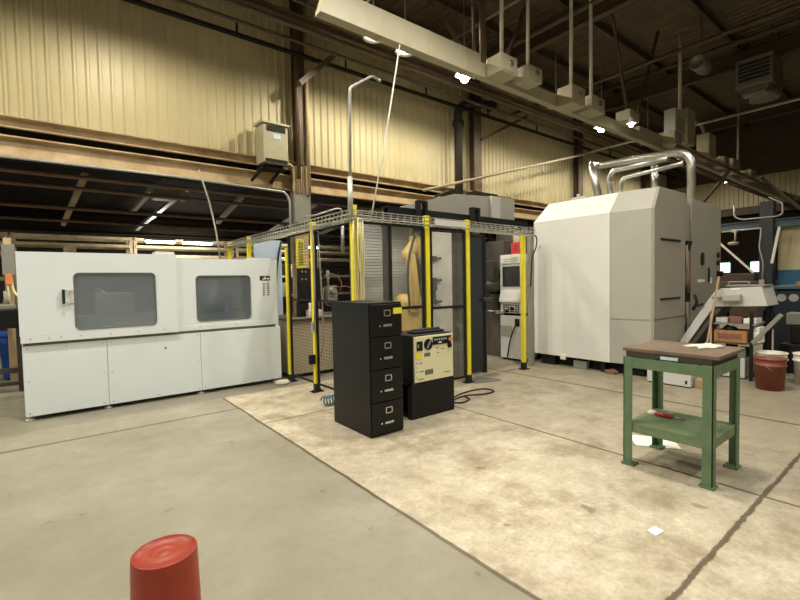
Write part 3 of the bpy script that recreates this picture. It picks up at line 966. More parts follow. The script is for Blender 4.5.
# open gap with machine parts beside the electrical cabinet
b = MB(); b.box(8.22, 8.58, 2.90, 2.95, .3, 2.75); b.build('service_gap', 'hoodside', BM)
b = MB(); b.prism([(8.24, 2.12), (8.56, 2.12), (8.42, 1.95)], 2.84, 2.9, 'y'); b.box(8.3, 8.5, 2.85, 2.9, 1.1, 1.3, .01); b.box(8.26, 8.56, 2.86, 2.9, .5, .7, .01); b.build('service_box', 'blackmatt', BM)
b = MB(); b.tube([(8.3, 2.86, 2.05), (8.33, 2.84, 1.6), (8.38, 2.85, 1.25)], .035, 8, .1); b.tube([(8.36, 2.87, 2.0), (8.3, 2.86, 1.4), (8.45, 2.86, 1.3)], .02, 8, .1); b.tube([(8.32, 2.86, 1.1), (8.4, 2.85, .7), (8.34, 2.86, .3)], .03, 8, .1); b.build('service_hose', 'dullpink', BM)
MB().bar((6.921, 3.43, .884), (7.014, 2.88, .884), .006, .006).build('hood_seam', 'hoodside', BM)
# electrical cabinet
CB = MB().box(8.62, 10.1, 2.88, 2.96, .25, 2.84, .008).build('electrical_cabinet', 'hoodside', BM)
MB().round_plate('y', 9.05, 9.20, 1.72, 1.95, 2.865, 2.88, .06).build('cabinet_hatch', 'black', CB)
boxes('cabinet_switch', 'black', CB, [(9.42, 9.49, 2.865, 2.88, 1.42, 1.68), (9.88, 10.06, 2.83, 2.88, 1.52, 1.62)])
lathes('cabinet_knob', 'black', CB, [(.05, -.03), (.05, 0)], [(9.92, 2.88, 1.78), (9.92, 2.88, 1.92), (9.96, 2.83, 1.57)], 12, 'y')
boxes('cabinet_label', 'paper', CB, [(8.92, 9.24, 2.874, 2.88, 1.42, 1.47), (9.52, 9.62, 2.874, 2.88, 1.39, 1.50)], .001)
b = MB(); b.box(7.1, 10.0, 3.0, 4.7, 0, zb + .02); b.build('machine_base', 'blackmatt', BM)
# clutter under the hood
boxes('foot_block', 'blackmatt', BM, [(6.96, 7.10, 4.45, 4.72, .0, .17), (6.98, 7.10, 3.55, 3.62, 0, .18)])
tag(MB().box(6.97, 7.07, 3.86, 4.10, 0, .13, .012).build('tool_case', 'midgrey', loc=(7.0, 4.0, 0)), 'small grey case pushed under the white hood', 'case')
tag(MB().box(6.885, 6.915, 4.20, 4.30, .13, .22, .01).build('rag', 'cloth', loc=(6.9, 4.25, .13)), 'small pale rag caught under the edge of the white hood', 'rag')
b = MB(); b.box(6.90, 7.05, 3.36, 3.50, 0, .05, .01); b.tube([(6.92, 3.32, .03), (7.0, 3.42, .06), (6.95, 3.55, .03)], .02, 6)
tag(b.build('scrap_piece', 'hazard', loc=(6.97, 3.4, 0)), 'rusty scrap pieces under the corner of the hood', 'scrap')

# low white tanks
b = thing('coolant_tank', 'low white coolant tank in front of the machine corner, behind the green table', 'tank', (7.0, 2.8, 0))
MB().box(6.77, 7.5, 2.26, 2.82, 0.015, .19, .006).build('tank_body', 'lightgrey', b)
MB().box(6.763, 6.77, 2.30, 2.325, .05, .10).build('tank_mark', 'black', b)
MB().box(6.79, 7.45, 2.29, 2.8, 0, .02).build('tank_skid', 'blackmatt', b)
b = thing('coolant_tank', 'low white coolant tank under the steel cart of the conveyor', 'tank', (8.2, 2.05, 0))
MB().box(7.93, 8.5, 1.95, 2.29, .015, .31, .006).build('tank_body', 'lightgrey', b)
MB().box(7.97, 8.45, 1.98, 2.25, 0, .02).build('tank_skid', 'blackmatt', b)

# chip conveyor, rising away from the machine's side
CV = thing('chip_conveyor', 'grey inclined chip conveyor with a discharge head', 'conveyor', (8.2, 2.2, 0))
MB().prism([(2.79, .50), (2.40, 1.18), (2.34, 1.27), (2.25, 1.335), (1.76, 1.36), (1.69, 1.085), (2.33, 1.06), (2.70, .44), (2.79, .40)], 7.9, 8.5, 'x', .008).build('conveyor_casing', 'lightgrey', CV)
MB().prism([(2.32, 1.04), (2.66, .46), (2.62, .42), (2.24, 1.05)], 7.94, 8.46, 'x').build('conveyor_belt', 'interior', CV)
b = MB(); b.box(7.78, 7.9, 1.98, 2.20, 1.15, 1.255, .02); b.tube([(7.84, 2.18, 1.21), (7.84, 2.34, 1.20)], .02, 8); b.build('gear_motor', 'hoodgrey', CV)
MB().box(7.892, 7.9, 2.01, 2.12, 1.315, 1.34).build('conveyor_label', 'paper', CV)
boxes('conveyor_leg', 'blackmatt', CV, [(7.94, 8.0, 2.66, 2.72, 0, .46), (8.4, 8.46, 2.66, 2.72, 0, .46), (8.26, 8.31, 1.755, 1.795, 0, 1.09), (8.42, 8.46, 1.755, 1.795, 0, 1.09)])
b = MB(); b.tube([(7.86, 2.60, 1.0), (7.86, 2.54, 1.12), (7.86, 2.58, 1.24)], .022, 8, .05); b.tube([(7.86, 2.60, 1.04), (7.86, 2.46, 1.10)], .018, 8); b.build('conveyor_lever', 'blackmatt', CV)
b = MB(); b.box(7.95, 8.45, 1.74, 2.2, 1.362, 1.385, .006); b.tube([(8.1, 2.2, 1.38), (8.1, 2.2, 1.43), (8.1, 1.95, 1.43), (8.1, 1.95, 1.38)], .014, 6, .03); b.build('conveyor_lid', 'midgrey', CV)

# cart with boxes under the conveyor head
SH = thing('storage_cart', 'dark steel cart with two shelves under the conveyor head', 'cart', (8.2, 2.0, 0))
boxes('cart_post', 'blackmatt', SH, [(xx - .02, xx + .02, yy - .02, yy + .02, 0, 1.0) for xx in (7.86, 8.56) for yy in (1.86, 2.335)])
boxes('cart_shelf', 'midgrey', SH, [(7.84, 8.58, 1.805, 2.36, .52, .545), (7.84, 8.58, 1.805, 2.36, .80, .82)])
ct = MB().box(7.80, 8.2, 1.90, 2.30, .548, .715, .008).build('carton', 'carton', loc=(8.0, 2.1, .548))
tag(ct, 'orange carton on the steel cart under the conveyor head', 'box')
cp = MB().box(7.795, 7.801, 1.96, 2.24, .60, .67).build('carton_panel', 'hazard', loc=(8.0, 2.1, .548))
cp.parent = ct
cp.location = (0, 0, 0)
for k in range(4):
    tag(MB().box(7.89, 8.17, 1.775, 1.885, .55 + k * .058, .604 + k * .058, .006).build('packet', 'paper', loc=(7.95, 1.83, .55 + k * .058)),
        ['lowest white packet of the pile beside the orange carton', 'second white packet up in the pile beside the orange carton',
         'white packet just under the top of the pile beside the orange carton', 'topmost white packet of the pile beside the orange carton'][k], 'packet', 'white packets piled on the cart')
for k in range(3):
    tag(MB().box(7.89, 8.2, 1.815 + k * .17, 1.965 + k * .17, .823, .90 + .025 * (k % 2), .01).build('tray', ('paper', 'hazard', 'lightgrey')[k], loc=(8.0, 1.88 + k * .175, .823)),
        ['white tray on the upper cart shelf', 'rusty tray on the upper cart shelf', 'grey tray on the upper cart shelf'][k], 'tray')
tag(MB().lathe([(.0, 0), (.08, .0), (.10, .02), (.06, .055), (0, .06)], (7.95, 2.14, .716), 16).build('cap', 'black', loc=(7.95, 2.14, .716)), 'dark cap lying on the orange carton', 'cap')
tag(MB().bar((7.80, 1.83, .56), (7.80, 1.52, .98), .07, .05).build('metal_chute', 'midgrey', loc=(7.8, 1.83, .56)), 'grey metal chute leaning beside the cart', 'metal bar')
for k, (x, y, h, m, l) in enumerate(((7.98, 2.21, .11, 'midgrey', 'grey scrap block on the low white tank, nearest the broom'), (8.0, 2.1, .07, 'darksteel', 'dark scrap block in the middle of the low white tank'), (7.98, 2.0, .10, 'midgrey', 'grey scrap block on the low white tank, nearest the red bucket'),
                                     (8.16, 2.16, .16, 'blackmatt', 'black scrap block at the back of the low white tank'), (8.16, 2.02, .14, 'darksteel', 'dark scrap block at the back of the low white tank'))):
    tag(MB().box(x - .04, x + .06, y - .055, y + .045, .312, .312 + h, .015).build('scrap_block', m, loc=(x, y, .312)), l, 'scrap', 'scrap on the low white tank')
b = MB(); b.box(8.9, 9.6, 1.15, 1.75, 0, .45, .02); b.box(9.0, 9.5, 1.25, 1.65, .45, .74, .03)
tag(b.build('pump_unit', 'blackmatt', loc=(9.2, 1.45, 0)), 'black pump unit between the cart and the dark blue cabinet', 'pump')
tag(MB().box(9.0, 9.3, 1.45, 1.70, .745, .93, .02).build('junction_box', 'midgrey', loc=(9.15, 1.58, .745)), 'grey box standing on the black pump unit', 'box')

BR = thing('push_broom', 'wooden handled broom leaning on the chip conveyor', 'broom', (7.0, 2.2, 0))
MB().tube([(6.98, 2.205, .10), (7.86, 2.262, 1.51)], .016, 8).build('broom_handle', 'wood', BR)
MB().box(6.86, 7.06, 2.05, 2.25, .0, .12, .01).build('broom_head', 'wood', BR)
tag(MB().tube([(7.62, 2.28, .01), (7.83, 2.35, .95)], .014, 8).build('stick', 'wood', loc=(7.62, 2.28, 0)), 'short wooden stick leaning beside the broom', 'stick')

# galvanised pipes over the machine
PIP = [([(8.95, 3.0, 2.85), (8.95, 3.0, 3.76), (8.95, 4.78, 3.84), (8.2, 4.45, 3.72), (8.12, 4.2, 2.852)], .068, 'wide galvanised pipe bending down onto the electrical cabinet'),
       ([(7.95, 3.92, 2.852), (7.95, 3.98, 3.30), (7.95, 3.9, 3.44), (7.95, 3.0, 3.44)], .045, 'galvanised pipe running beside the wide pipe over the machine'),
       ([(7.6, 3.6, 2.882), (7.6, 3.6, 3.20), (7.6, 2.66, 3.24)], .034, 'thin galvanised pipe rising from the middle of the machine roof')]
for k, (pts, r, l) in enumerate(PIP):
    tag(MB().tube(pts, r, 14, .32).build('exhaust_pipe', 'galv', loc=pts[0]), l, 'pipe', 'galvanised pipes over the machine')
b = MB(); b.tube([(7.75, 3.12, 2.86), (7.75, 3.12, 3.32)], .05, 14); b.lathe([(.10, 2.86), (.10, 2.90), (.055, 2.93)], (7.75, 3.12, 0), 18)
tag(b.build('exhaust_stack', 'galv', loc=(7.72, 3.1, 2.86)), 'short galvanised stack with a collar on the machine roof', 'pipe')
b = MB(); b.box(7.4, 7.75, 4.1, 4.4, 2.88, 2.98, .02); b.tube([(7.5, 4.3, 2.95), (7.5, 4.3, 3.04)], .03, 8)
tag(b.build('roof_motor', 'hoodgrey', loc=(7.5, 4.2, 2.88)), 'small grey box on the white hood roof', 'box')

# operator console
OC = thing('operator_console', 'light grey operator console with a dark screen and keyboard', 'console', (7.0, 5.25, 0))
MB().box(6.77, 7.2, 4.98, 5.50, .04, .85, .012).build('lower_cabinet', 'lightgrey', OC)
MB().box(6.76, 7.2, 4.99, 5.49, .90, 2.0, .015).build('console_body', 'lightgrey', OC)
b = MB(); b.box(6.82, 7.15, 5.02, 5.46, .85, .90); b.build('console_neck', 'blackmatt', OC)
sc = MB().box(6.748, 6.762, 5.03, 5.42, 1.40, 1.78, .004).build('screen', 'screen', OC)
b = MB(); b.box(6.735, 6.765, 5.02, 5.44, 1.83, 1.97, .006); b.build('header_panel', 'hood', OC)
b = MB()
for k in range(5):
    b.box(6.731, 6.736, 5.06, 5.20 + (k % 2) * .18, 1.85 + k * .02, 1.858 + k * .02)
b.build('header_mark', 'midgrey', OC)
MB().prism([(6.76, 1.10), (6.70, 1.11), (6.70, 1.15), (6.76, 1.34)], 5.0, 5.47, 'y', .004).build('keyboard_shelf', 'hood', OC)
b = MB()
for r_ in range(4):
    for c_ in range(7):
        if (r_, c_) in ((1, 2), (2, 5)):
            continue
        zz = 1.06 - r_ * .04
        b.box(6.75, 6.76, 5.05 + c_ * .055, 5.085 + c_ * .055, zz - .022, zz)
b.lathe([(.035, -.03), (.035, 0)], (6.76, 5.2, .985), 14, 'x'); b.lathe([(.03, -.03), (.03, 0)], (6.76, 5.33, .94), 14, 'x')
b.build('key', 'black', OC)
MB().tube([(6.74, 5.10, .72), (6.72, 5.14, .62), (6.70, 5.22, .4), (6.72, 5.30, .06)], .014, 8, .1).build('console_cable', 'rubber', OC)
MB().box(6.745, 6.772, 5.22, 5.47, .47, .66, .004).build('cabinet_plate', 'conduit', OC)
MB().box(6.735, 6.772, 5.05, 5.14, .66, .80, .01).build('cabinet_socket', 'blackmatt', OC)
lathes('console_foot', 'rubber', OC, [(.03, 0), (.03, .045)], [(xx, yy, 0) for yy in (5.03, 5.45) for xx in (6.82, 7.14)], 10)
# hanging post with red tag
PT = thing('tagged_post', 'brown round post with a red number tag beside the console', 'post', (6.6, 5.02, 0))
MB().tube([(6.93, 5.20, 2.0), (6.93, 5.20, 2.42)], .085, 16).build('post_drum', 'bed', PT)
MB().box(6.835, 6.842, 5.09, 5.28, 2.005, 2.22).build('red_tag', 'redtag', PT)
b = MB()
for (y0, y1, z0, z1) in ((5.15, 5.22, 2.15, 2.165), (5.15, 5.165, 2.11, 2.16), (5.15, 5.21, 2.10, 2.115), (5.15, 5.165, 2.06, 2.11), (5.15, 5.22, 2.05, 2.065)):
    b.box(6.83, 6.836, y0, y1, z0, z1)
b.build('tag_digit', 'interior', PT)
b = MB(); b.tube([(6.52, 4.62, 2.3), (6.70, 4.62, 2.28), (6.70, 4.63, 2.1), (6.55, 4.62, 1.9), (6.48, 4.6, 1.4)], .012, 6, .08)
tag(b.build('loose_cable', 'rubber', loc=(6.5, 4.7, 1.4)), 'black cable hanging between the doorway post and the white hood', 'cable')
tag(MB().box(6.58, 6.66, 4.66, 4.74, 0, 2.32, .004).build('support_post', 'midgrey', loc=(6.62, 4.7, 0)), 'grey square post between the yellow doorway post and the white hood', 'post')

# ------------------------------------------------------------------ black filing cabinet
FC = thing('filing_cabinet', 'black four drawer filing cabinet with a yellow tag', 'cabinet', (2.57, 3.83, 0))
MB().box(2.385, 2.785, 3.535, 4.25, 0, 1.325, .006).build('cabinet_body', 'black', FC)
for k in range(4):
    z1 = 1.305 - k * .322
    z0 = z1 - .312
    d = MB().box(2.397, 2.775, 3.512, 3.54, z0, z1, .005).build('drawer', 'black', FC)
    b = MB()
    cx, cz = 2.588, z1 - .085
    for (u0, u1, v0, v1) in ((-.042, .042, .022, .032), (-.042, .042, -.032, -.022), (-.042, -.030, -.032, .032), (.030, .042, -.032, .032)):
        b.box(cx + u0, cx + u1, 3.502, 3.513, cz + v0, cz + v1, .002)
    b.build('label_holder', 'chrome', d)
    b = MB()
    hz = z1 - .205
    b.prism([(2.53, hz - .012), (2.635, hz - .012), (2.635, hz + .012), (2.53, hz + .012)], 3.490, 3.500, 'y', .003)
    b.box(2.535, 2.55, 3.495, 3.513, hz - .008, hz + .008); b.box(2.615, 2.63, 3.495, 3.513, hz - .008, hz + .008)
    b.build('drawer_pull', 'chrome', d)
    b = MB(); b.lathe([(.009, -.006), (.009, 0)], (2.50, 3.512, hz - .006), 10, 'y'); b.build('drawer_latch', 'chrome', d)
MB().box(2.665, 2.772, 3.506, 3.512, 1.205, 1.265, .001).build('yellow_tag', 'tagyellow', FC)

# robot controller on a black pedestal
RC = thing('robot_controller', 'black robot controller with a cream front on a black pedestal', 'controller', (3.37, 3.95, 0))
b = MB(); b.box(3.05, 3.70, 3.705, 3.725, 0, .395, .004); b.box(3.05, 3.07, 4.10, 4.20, 0, .395); b.box(3.68, 3.70, 3.72, 4.2, 0, .395); b.box(3.05, 3.70, 4.18, 4.2, 0, .395); b.box(3.05, 3.70, 3.72, 4.2, .37, .395); b.box(3.05, 3.07, 3.72, 3.78, 0, .395); b.box(3.07, 3.68, 3.76, 4.18, 0, .02)
b.build('pedestal', 'blackmatt', RC)
MB().box(3.085, 3.70, 3.73, 4.22, .395, .925, .012).build('controller_body', 'blackmatt', RC)
fp = MB().box(3.10, 3.69, 3.708, 3.732, .402, .912, .005).build('front_panel', 'cream', RC)
boxes('display_panel', 'black', fp, [(3.13, 3.215, 3.699, 3.708, .755, .86), (3.37, 3.66, 3.699, 3.708, .80, .89)])
MB().lathe([(.062, -.010), (.062, 0)], (3.30, 3.708, .815), 24, 'y').build('rotary_switch', 'black', fp)
MB().lathe([(.028, -.02), (.028, 0)], (3.63, 3.708, .775), 16, 'y').build('key_switch', 'black', fp)
b = MB(); b.bar((3.275, 3.692, .775), (3.325, 3.692, .855), .014, .012); b.box(3.14, 3.155, 3.693, 3.70, .79, .83); b.build('switch_pointer', 'conduit', fp)
b = MB()
for k in range(6):
    b.box(3.39 + k * .035, 3.405 + k * .035, 3.695, 3.70, .85, .87)
b.box(3.45, 3.50, 3.695, 3.70, .815, .835)
b.build('display_light', 'label', fp)
MB().lathe([(.024, -.02), (.024, 0)], (3.635, 3.70, .845), 16, 'y').build('stop_button', 'orange', fp)
MB().box(3.12, 3.205, 3.704, 3.708, .665, .735).build('warning_sticker', 'tagyellow', fp)
b = MB(); b.box(3.24, 3.33, 3.705, 3.708, .68, .72); b.box(3.25, 3.37, 3.705, 3.708, .475, .53); b.build('rating_plate', 'groove', fp)
b = MB()
for (x, z, w) in ((3.12, .61, .02), (3.12, .565, .015), (3.12, .515, .02), (3.17, .515, .06), (3.12, .455, .015), (3.14, .43, .09), (3.42, .755, .04), (3.50, .74, .05), (3.44, .70, .03), (3.55, .46, .09), (3.17, .61, .04)):
    b.box(x, x + w, 3.7055, 3.708, z, z + .012)
b.build('panel_print', 'midgrey', fp)
b = MB()
b.box(3.22, 3.66, 3.82, 3.98, .927, .955, .012); b.tube([(3.24, 3.87, .958), (3.62, 3.87, .962)], .02, 10); b.tube([(3.26, 3.93, .955), (3.58, 3.95, .958)], .016, 8)
tag(b.build('teach_pendant', 'rubber', loc=(3.36, 3.88, .925)), 'black teach pendant lying on the robot controller', 'pendant')
b = MB()
b.tube([(3.72, 3.95, .02), (3.95, 4.02, .012), (4.2, 4.12, .012), (4.5, 4.16, .012), (4.72, 4.10, .012), (4.70, 3.90, .012), (4.45, 3.90, .012), (4.25, 4.03, .012), (4.0, 4.0, .012), (3.85, 3.88, .012), (3.95, 3.80, .012), (4.15, 3.86, .012), (4.18, 4.0, .014)], .009, 6, .1)
tag(b.build('floor_cable', 'rubber', loc=(4.2, 4.0, 0)), 'black cable looped on the floor beside the robot controller', 'cable')
b = MB(); b.prism([(4.86, 4.42), (5.3, 4.3), (5.36, 4.42), (5.2, 4.72), (4.9, 4.66)], .001, .008, 'z')
tag(b.build('floor_mat', 'groove', loc=(5.1, 4.5, 0)), 'dark worn mat scrap on the floor beside the doorway post', 'mat')
# teal coiled hose behind the cabinet
b = MB(); pts = []
for k in range(90):
    a = k / 90 * 2 * PI * 5.5
    s = k / 89
    pts.append((2.58 + .22 * s, 4.86 + .06 * math.cos(a), .065 + .055 * math.sin(a)))
b.tube(pts, .009, 6)
tag(b.build('coiled_hose', 'teal', loc=(2.62, 4.87, 0)), 'teal coiled air hose on the floor behind the filing cabinet', 'hose')
tag(MB().tube([(2.78, 4.78, .03), (2.77, 4.78, .3), (2.80, 4.72, .7)], .02, 8, .1).build('hose_end', 'yellowcable', loc=(2.78, 4.78, .03)), 'pale yellow hose rising beside the teal coil', 'hose')
b = MB(); b.lathe([(0, .0), (.10, 0), (.12, .025), (.08, .05), (0, .06)], (2.72, 6.42, 0), 14)
tag(b.build('shop_rag', 'cloth', loc=(2.72, 6.42, 0)), 'crumpled white rag on the floor at the end of the white enclosure', 'rag')

# ------------------------------------------------------------------ green work table
GT = thing('work_table', 'green angle iron work table with a rusty steel slab top', 'table', (3.93, 1.38, 0))
LX0, LX1, LY0, LY1 = 3.63, 4.235, 1.07, 1.695
for (x, y) in ((LX0, LY0), (LX0, LY1), (LX1, LY0), (LX1, LY1)):
    sx = 1 if x == LX0 else -1
    sy = 1 if y == LY0 else -1
    b = MB()
    b.box(x, x + sx * .068, y, y + sy * .010, .016, .885, .002)
    b.box(x, x + sx * .010, y, y + sy * .068, .016, .885, .002)
    lg = b.build('leg', 'green', GT)
    b = MB(); b.box(x - sx * .012, x + sx * .085, y - sy * .012, y + sy * .085, 0, .018, .004)
    b.build('foot_plate', 'green', lg)
b = MB()
b.box(LX0 + .068, LX1 - .068, LY0 + .002, LY0 + .012, .80, .882); b.box(LX0 + .068, LX1 - .068, LY1 - .012, LY1 - .002, .80, .882)
b.box(LX0 + .002, LX0 + .012, LY0 + .068, LY1 - .068, .80, .882); b.box(LX1 - .012, LX1 - .002, LY0 + .068, LY1 - .068, .80, .882)
b.build('apron', 'green', GT)
b = MB()
b.box(LX0 + .01, LX1 - .01, LY0 + .01, LY1 - .01, .338, .346)
s_ = b.build('shelf', 'greenworn', GT)
b = MB()
b.box(LX0 + .012, LX1 - .012, LY0 + .012, LY0 + .020, .275, .345); b.box(LX0 + .012, LX1 - .012, LY1 - .020, LY1 - .012, .275, .345)
b.box(LX0 + .012, LX0 + .020, LY0 + .012, LY1 - .012, .275, .345); b.box(LX1 - .020, LX1 - .012, LY0 + .012, LY1 - .012, .275, .345)
b.build('shelf_edge', 'greenworn', GT)
MB().box(LX0 + .015, LX1 - .01, LY0 + .015, LY1 - .015, .884, .930, .004).build('slab_rim', 'darksteel', GT)
MB().box(3.64, 4.255, 1.04, 1.705, .930, .957, .005).build('slab_top', 'rust', GT)
MB().box(3.638, 3.6455, 1.30, 1.42, .892, .915).build('table_label', 'label', GT)
bd = bmesh.new()
nu, nv = 22, 14
grid = []
rg = random.Random(3)
for i in range(nu + 1):
    row = []
    for j in range(nv + 1):
        u, v = i / nu * 2 - 1, j / nv * 2 - 1
        rr = 1 + .22 * math.sin(3 * math.atan2(v, u) + .6) + .12 * math.sin(7 * math.atan2(v, u))
        x, y = u * .115 * rr, v * .07 * rr
        h = .012 + .018 * max(0, math.sin(u * 5 + v * 3)) * (1 - .7 * max(abs(u), abs(v))) + .012 * rg.random() * (1 - max(abs(u), abs(v)))
        a = math.radians(-32)
        row.append(bd.verts.new((4.06 + x * math.cos(a) - y * math.sin(a), 1.25 + x * math.sin(a) + y * math.cos(a), .957 + h)))
    grid.append(row)
for i in range(nu):
    for j in range(nv):
        f = bd.faces.new((grid[i][j], grid[i + 1][j], grid[i + 1][j + 1], grid[i][j + 1])); f.smooth = True
ext = bmesh.ops.extrude_face_region(bd, geom=bd.faces[:])
for v in ext['geom']:
    if isinstance(v, bmesh.types.BMVert):
        v.co.z = .9575
bmesh.ops.recalc_face_normals(bd, faces=bd.faces)
mb = MB(); mb._add(bd)
tag(mb.build('work_glove', 'cloth', loc=(4.06, 1.25, .957)), 'crumpled cream rag lying on the rusty table top', 'rag')
t = thing('hand_tool', 'small red handled tool on the lower shelf of the green table', 'tool', (3.99, 1.52, .346))
b = MB(); b.lathe([(.0, -.08), (.015, -.07), (.019, 0), (.014, .06), (0, .07)], (3.98, 1.53, .366), 12, 'y'); b.build('tool_handle', 'redtool', t)
MB().tube([(3.99, 1.46, .362), (4.02, 1.38, .353)], .006, 6).build('tool_blade', 'chrome', t)
tag(MB().lathe([(0, 0), (.04, 0), (.038, .02), (.018, .032), (0, .032)], (4.02, 1.63, .346), 14).build('rag', 'cloth', loc=(4.02, 1.63, .346)), 'small white wad beside the red tool on the table shelf', 'rag')
b = MB(); b.prism([(4.33, 1.98), (4.10, 1.80), (4.30, 1.50), (4.52, 1.66)], .001, .006, 'z')
tag(b.build('paper_sheet', 'paper', loc=(4.3, 1.7, 0)), 'white sheet on the floor under the green table', 'paper')
b = MB(); b.prism([(2.75, 1.14), (2.835, 1.135), (2.82, 1.075), (2.73, 1.085)], .001, .004, 'z')
tag(b.build('paper_scrap', 'paper', loc=(2.78, 1.11, 0)), 'small white paper square on the bare floor before the green table', 'paper')

# ------------------------------------------------------------------ buckets and bins
BK = thing('bucket', 'red upturned bucket in front of the camera', 'bucket', (.335, 2.10, 0))
BK['label'] = 'upturned red bucket standing alone on the open grey floor'
b = MB()
b.lathe([(.143, 0), (.143, .012), (.139, .02), (.1285, .372), (.1275, .384), (.1235, .387), (.120, .385), (.118, .378), (.05, .377), (.045, .3805), (.040, .377), (.014, .377), (.010, .382), (0, .382)], (.335, 2.10, 0), 64)
b.build('bucket_body', 'redplastic', BK)
b = MB()
for zz in (.04, .075):
    b.lathe([(.1385, zz - .006), (.147, zz - .004), (.147, zz + .004), (.1385, zz + .006)], (.335, 2.10, 0), 48)
b.build('bucket_rib', 'redplastic', BK)

def pail(x, y, h, r0, r1, m, lab, rim=True):
    t = thing('bucket', lab, 'bucket', (x, y, 0), 'buckets by the chip conveyor')
    b = MB(); b.lathe([(0, .0), (r0, 0), (r0 + (r1 - r0) * .75, h * .75), (r1 + .012, h * .76), (r1 + .012, h * .80), (r1, h * .81), (r1 + .002, h * .96), (r1 + .012, h * .965), (r1 + .012, h), (r1 - .006, h), (r0 - .006, .01), (0, .01)], (x, y, 0), 32)
    b.build('bucket_body', m, t)
    b = MB()
    pts = []
    for k in range(13):
        a = PI * k / 12
        pts.append((x - (r1 + .015) * math.cos(a), y - (r1 + .02) * math.sin(a) * .5 - .0, h * .78 - .10 * math.sin(a)))
    b.tube(pts, .004, 5)
    b.build('bail_handle', 'conduit', t)
    return t
pail(7.50, 1.57, .42, .148, .165, 'redworn', 'worn red bucket on the floor beside the chip conveyor')
pail(8.0, 1.66, .43, .15, .172, 'whiteplastic', 'white bucket right behind the worn red bucket')
pail(8.16, 1.28, .43, .15, .172, 'whiteplastic', 'cream bucket beside the red bucket at the dark blue cabinet')

BB = thing('waste_bin', 'blue plastic bin behind the end of the white enclosure', 'bin', (-.58, 9.9, 0))
b = MB(); b.hexa([(-.70, 9.85, .02), (-.32, 9.85, .02), (-.32, 10.25, .02), (-.70, 10.25, .02)], [(-.74, 9.80, .78), (-.28, 9.80, .78), (-.28, 10.3, .78), (-.74, 10.3, .78)], .02); b.box(-.76, -.26, 9.78, 10.32, .74, .80, .01); b.build('bin_body', 'blueplastic', BB)
lathes('bin_wheel', 'rubber', BB, [(.03, -.03), (.03, .03)], [(xx, 9.88, .03) for xx in (-.62, -.40)], 12, 'x')
WB = thing('workbench', 'black workbench beyond the white enclosure', 'bench', (-1.4, 8.9, 0))
b = MB(); b.box(-2.6, -.36, 8.6, 9.3, .95, 1.22, .01); b.build('bench_top', 'black', WB)
boxes('bench_leg', 'darksteel', WB, [(xx - .04, xx + .04, yy - .04, yy + .04, 0, .96) for xx in (-2.5, -.41) for yy in (8.68, 9.22)])
boxes('bench_rail', 'darksteel', WB, [(-2.5, -.41, 8.66, 8.70, .28, .36), (-2.5, -.41, 8.66, 8.70, .10, .15)])
b = MB(); b.box(-.72, -.45, 8.72, 8.95, 1.22, 1.30, .02); b.lathe([(.05, 0), (.03, .10), (.03, .22)], (-.55, 8.85, 1.28), 12)
tag(b.build('bench_vise', 'midgrey', loc=(-.58, 8.83, 1.22)), 'grey vise on the end of the black workbench', 'vise')
CP = thing('control_post', 'tan post with a grey box and an orange tag behind the white enclosure', 'post', (-.55, 9.6, 0))
MB().box(-.60, -.50, 9.6, 9.7, 0, 2.36, .005).build('post_tube', 'tan', CP)
MB().box(-.62, -.46, 9.5, 9.6, 1.75, 2.25, .01).build('control_box', 'midgrey', CP)
MB().box(-.585, -.50, 9.485, 9.5, 1.60, 1.77, .005).build('orange_tag', 'orange', CP)
b = MB(); b.tube([(-.52, 9.55, 1.75), (-.50, 9.5, 1.5), (-.42, 9.42, 1.38), (-.38, 9.4, 1.2)], .02, 6, .1); b.tube([(-.56, 9.55, 1.6), (-.55, 9.52, 1.2)], .015, 6); b.build('post_cable', 'yellowcable', CP)

# ------------------------------------------------------------------ wall fittings
TR = thing('wall_transformer', 'beige transformer box on the siding wall beside the tan column', 'electrical box', (3.9, 9.6, 4.1))
b = MB(); b.box(3.66, 4.22, 9.28, 9.72, 4.16, 4.98, .012); b.build('transformer_case', 'duct', TR)
b = MB(); b.prism([(9.24, 4.98), (9.74, 5.0), (9.74, 5.06), (9.24, 5.02)], 3.62, 4.26, 'x'); b.build('transformer_lid', 'duct', TR)
boxes('vent_slot', 'blackmatt', TR, [(3.74, 4.16, 9.265, 9.28, 4.83, 4.94), (3.70, 4.20, 9.265, 9.28, 4.17, 4.24)])
MB().box(3.88, 4.05, 9.268, 9.28, 4.67, 4.78).build('rating_label', 'label', TR)
b = MB(); b.box(3.66, 4.22, 9.4, 9.75, 4.06, 4.10); b.bar((3.72, 9.4, 4.12), (3.55, 9.75, 3.82), .05, .05); b.bar((4.12, 9.4, 4.12), (3.98, 9.75, 3.82), .05, .05); b.bar((3.72, 9.4, 4.12), (3.72, 9.8, 4.12), .05, .05); b.bar((4.12, 9.4, 4.12), (4.12, 9.8, 4.12), .05, .05)
b.build('wall_bracket', 'blackmatt', TR)
b = MB(); b.tube([(4.22, 9.45, 4.25), (4.42, 9.5, 4.22), (4.46, 9.55, 3.9), (4.46, 9.55, 3.62)], .03, 8, .1)
tag(b.build('transformer_conduit', 'tan', loc=(4.3, 9.5, 3.6)), 'tan conduit looping from the transformer box to the grey panel', 'conduit')
b = thing('breaker_panel', 'dark grey breaker panel on the tan column', 'electrical box', (4.65, 9.6, 2.9))
MB().box(4.43, 4.88, 9.55, 9.68, 2.92, 3.60, .01).build('panel_case', 'groove', b)
MB().box(4.46, 4.85, 9.538, 9.55, 2.96, 3.56, .004).build('panel_door', 'midgrey', b)
b = MB()
for k, xx in enumerate((4.55, 4.66, 4.77)):
    b.tube([(xx, 9.6, 3.6), (xx, 9.6, 3.95 + .1 * k), (xx + .02, 9.62, 4.25)], .028, 8)
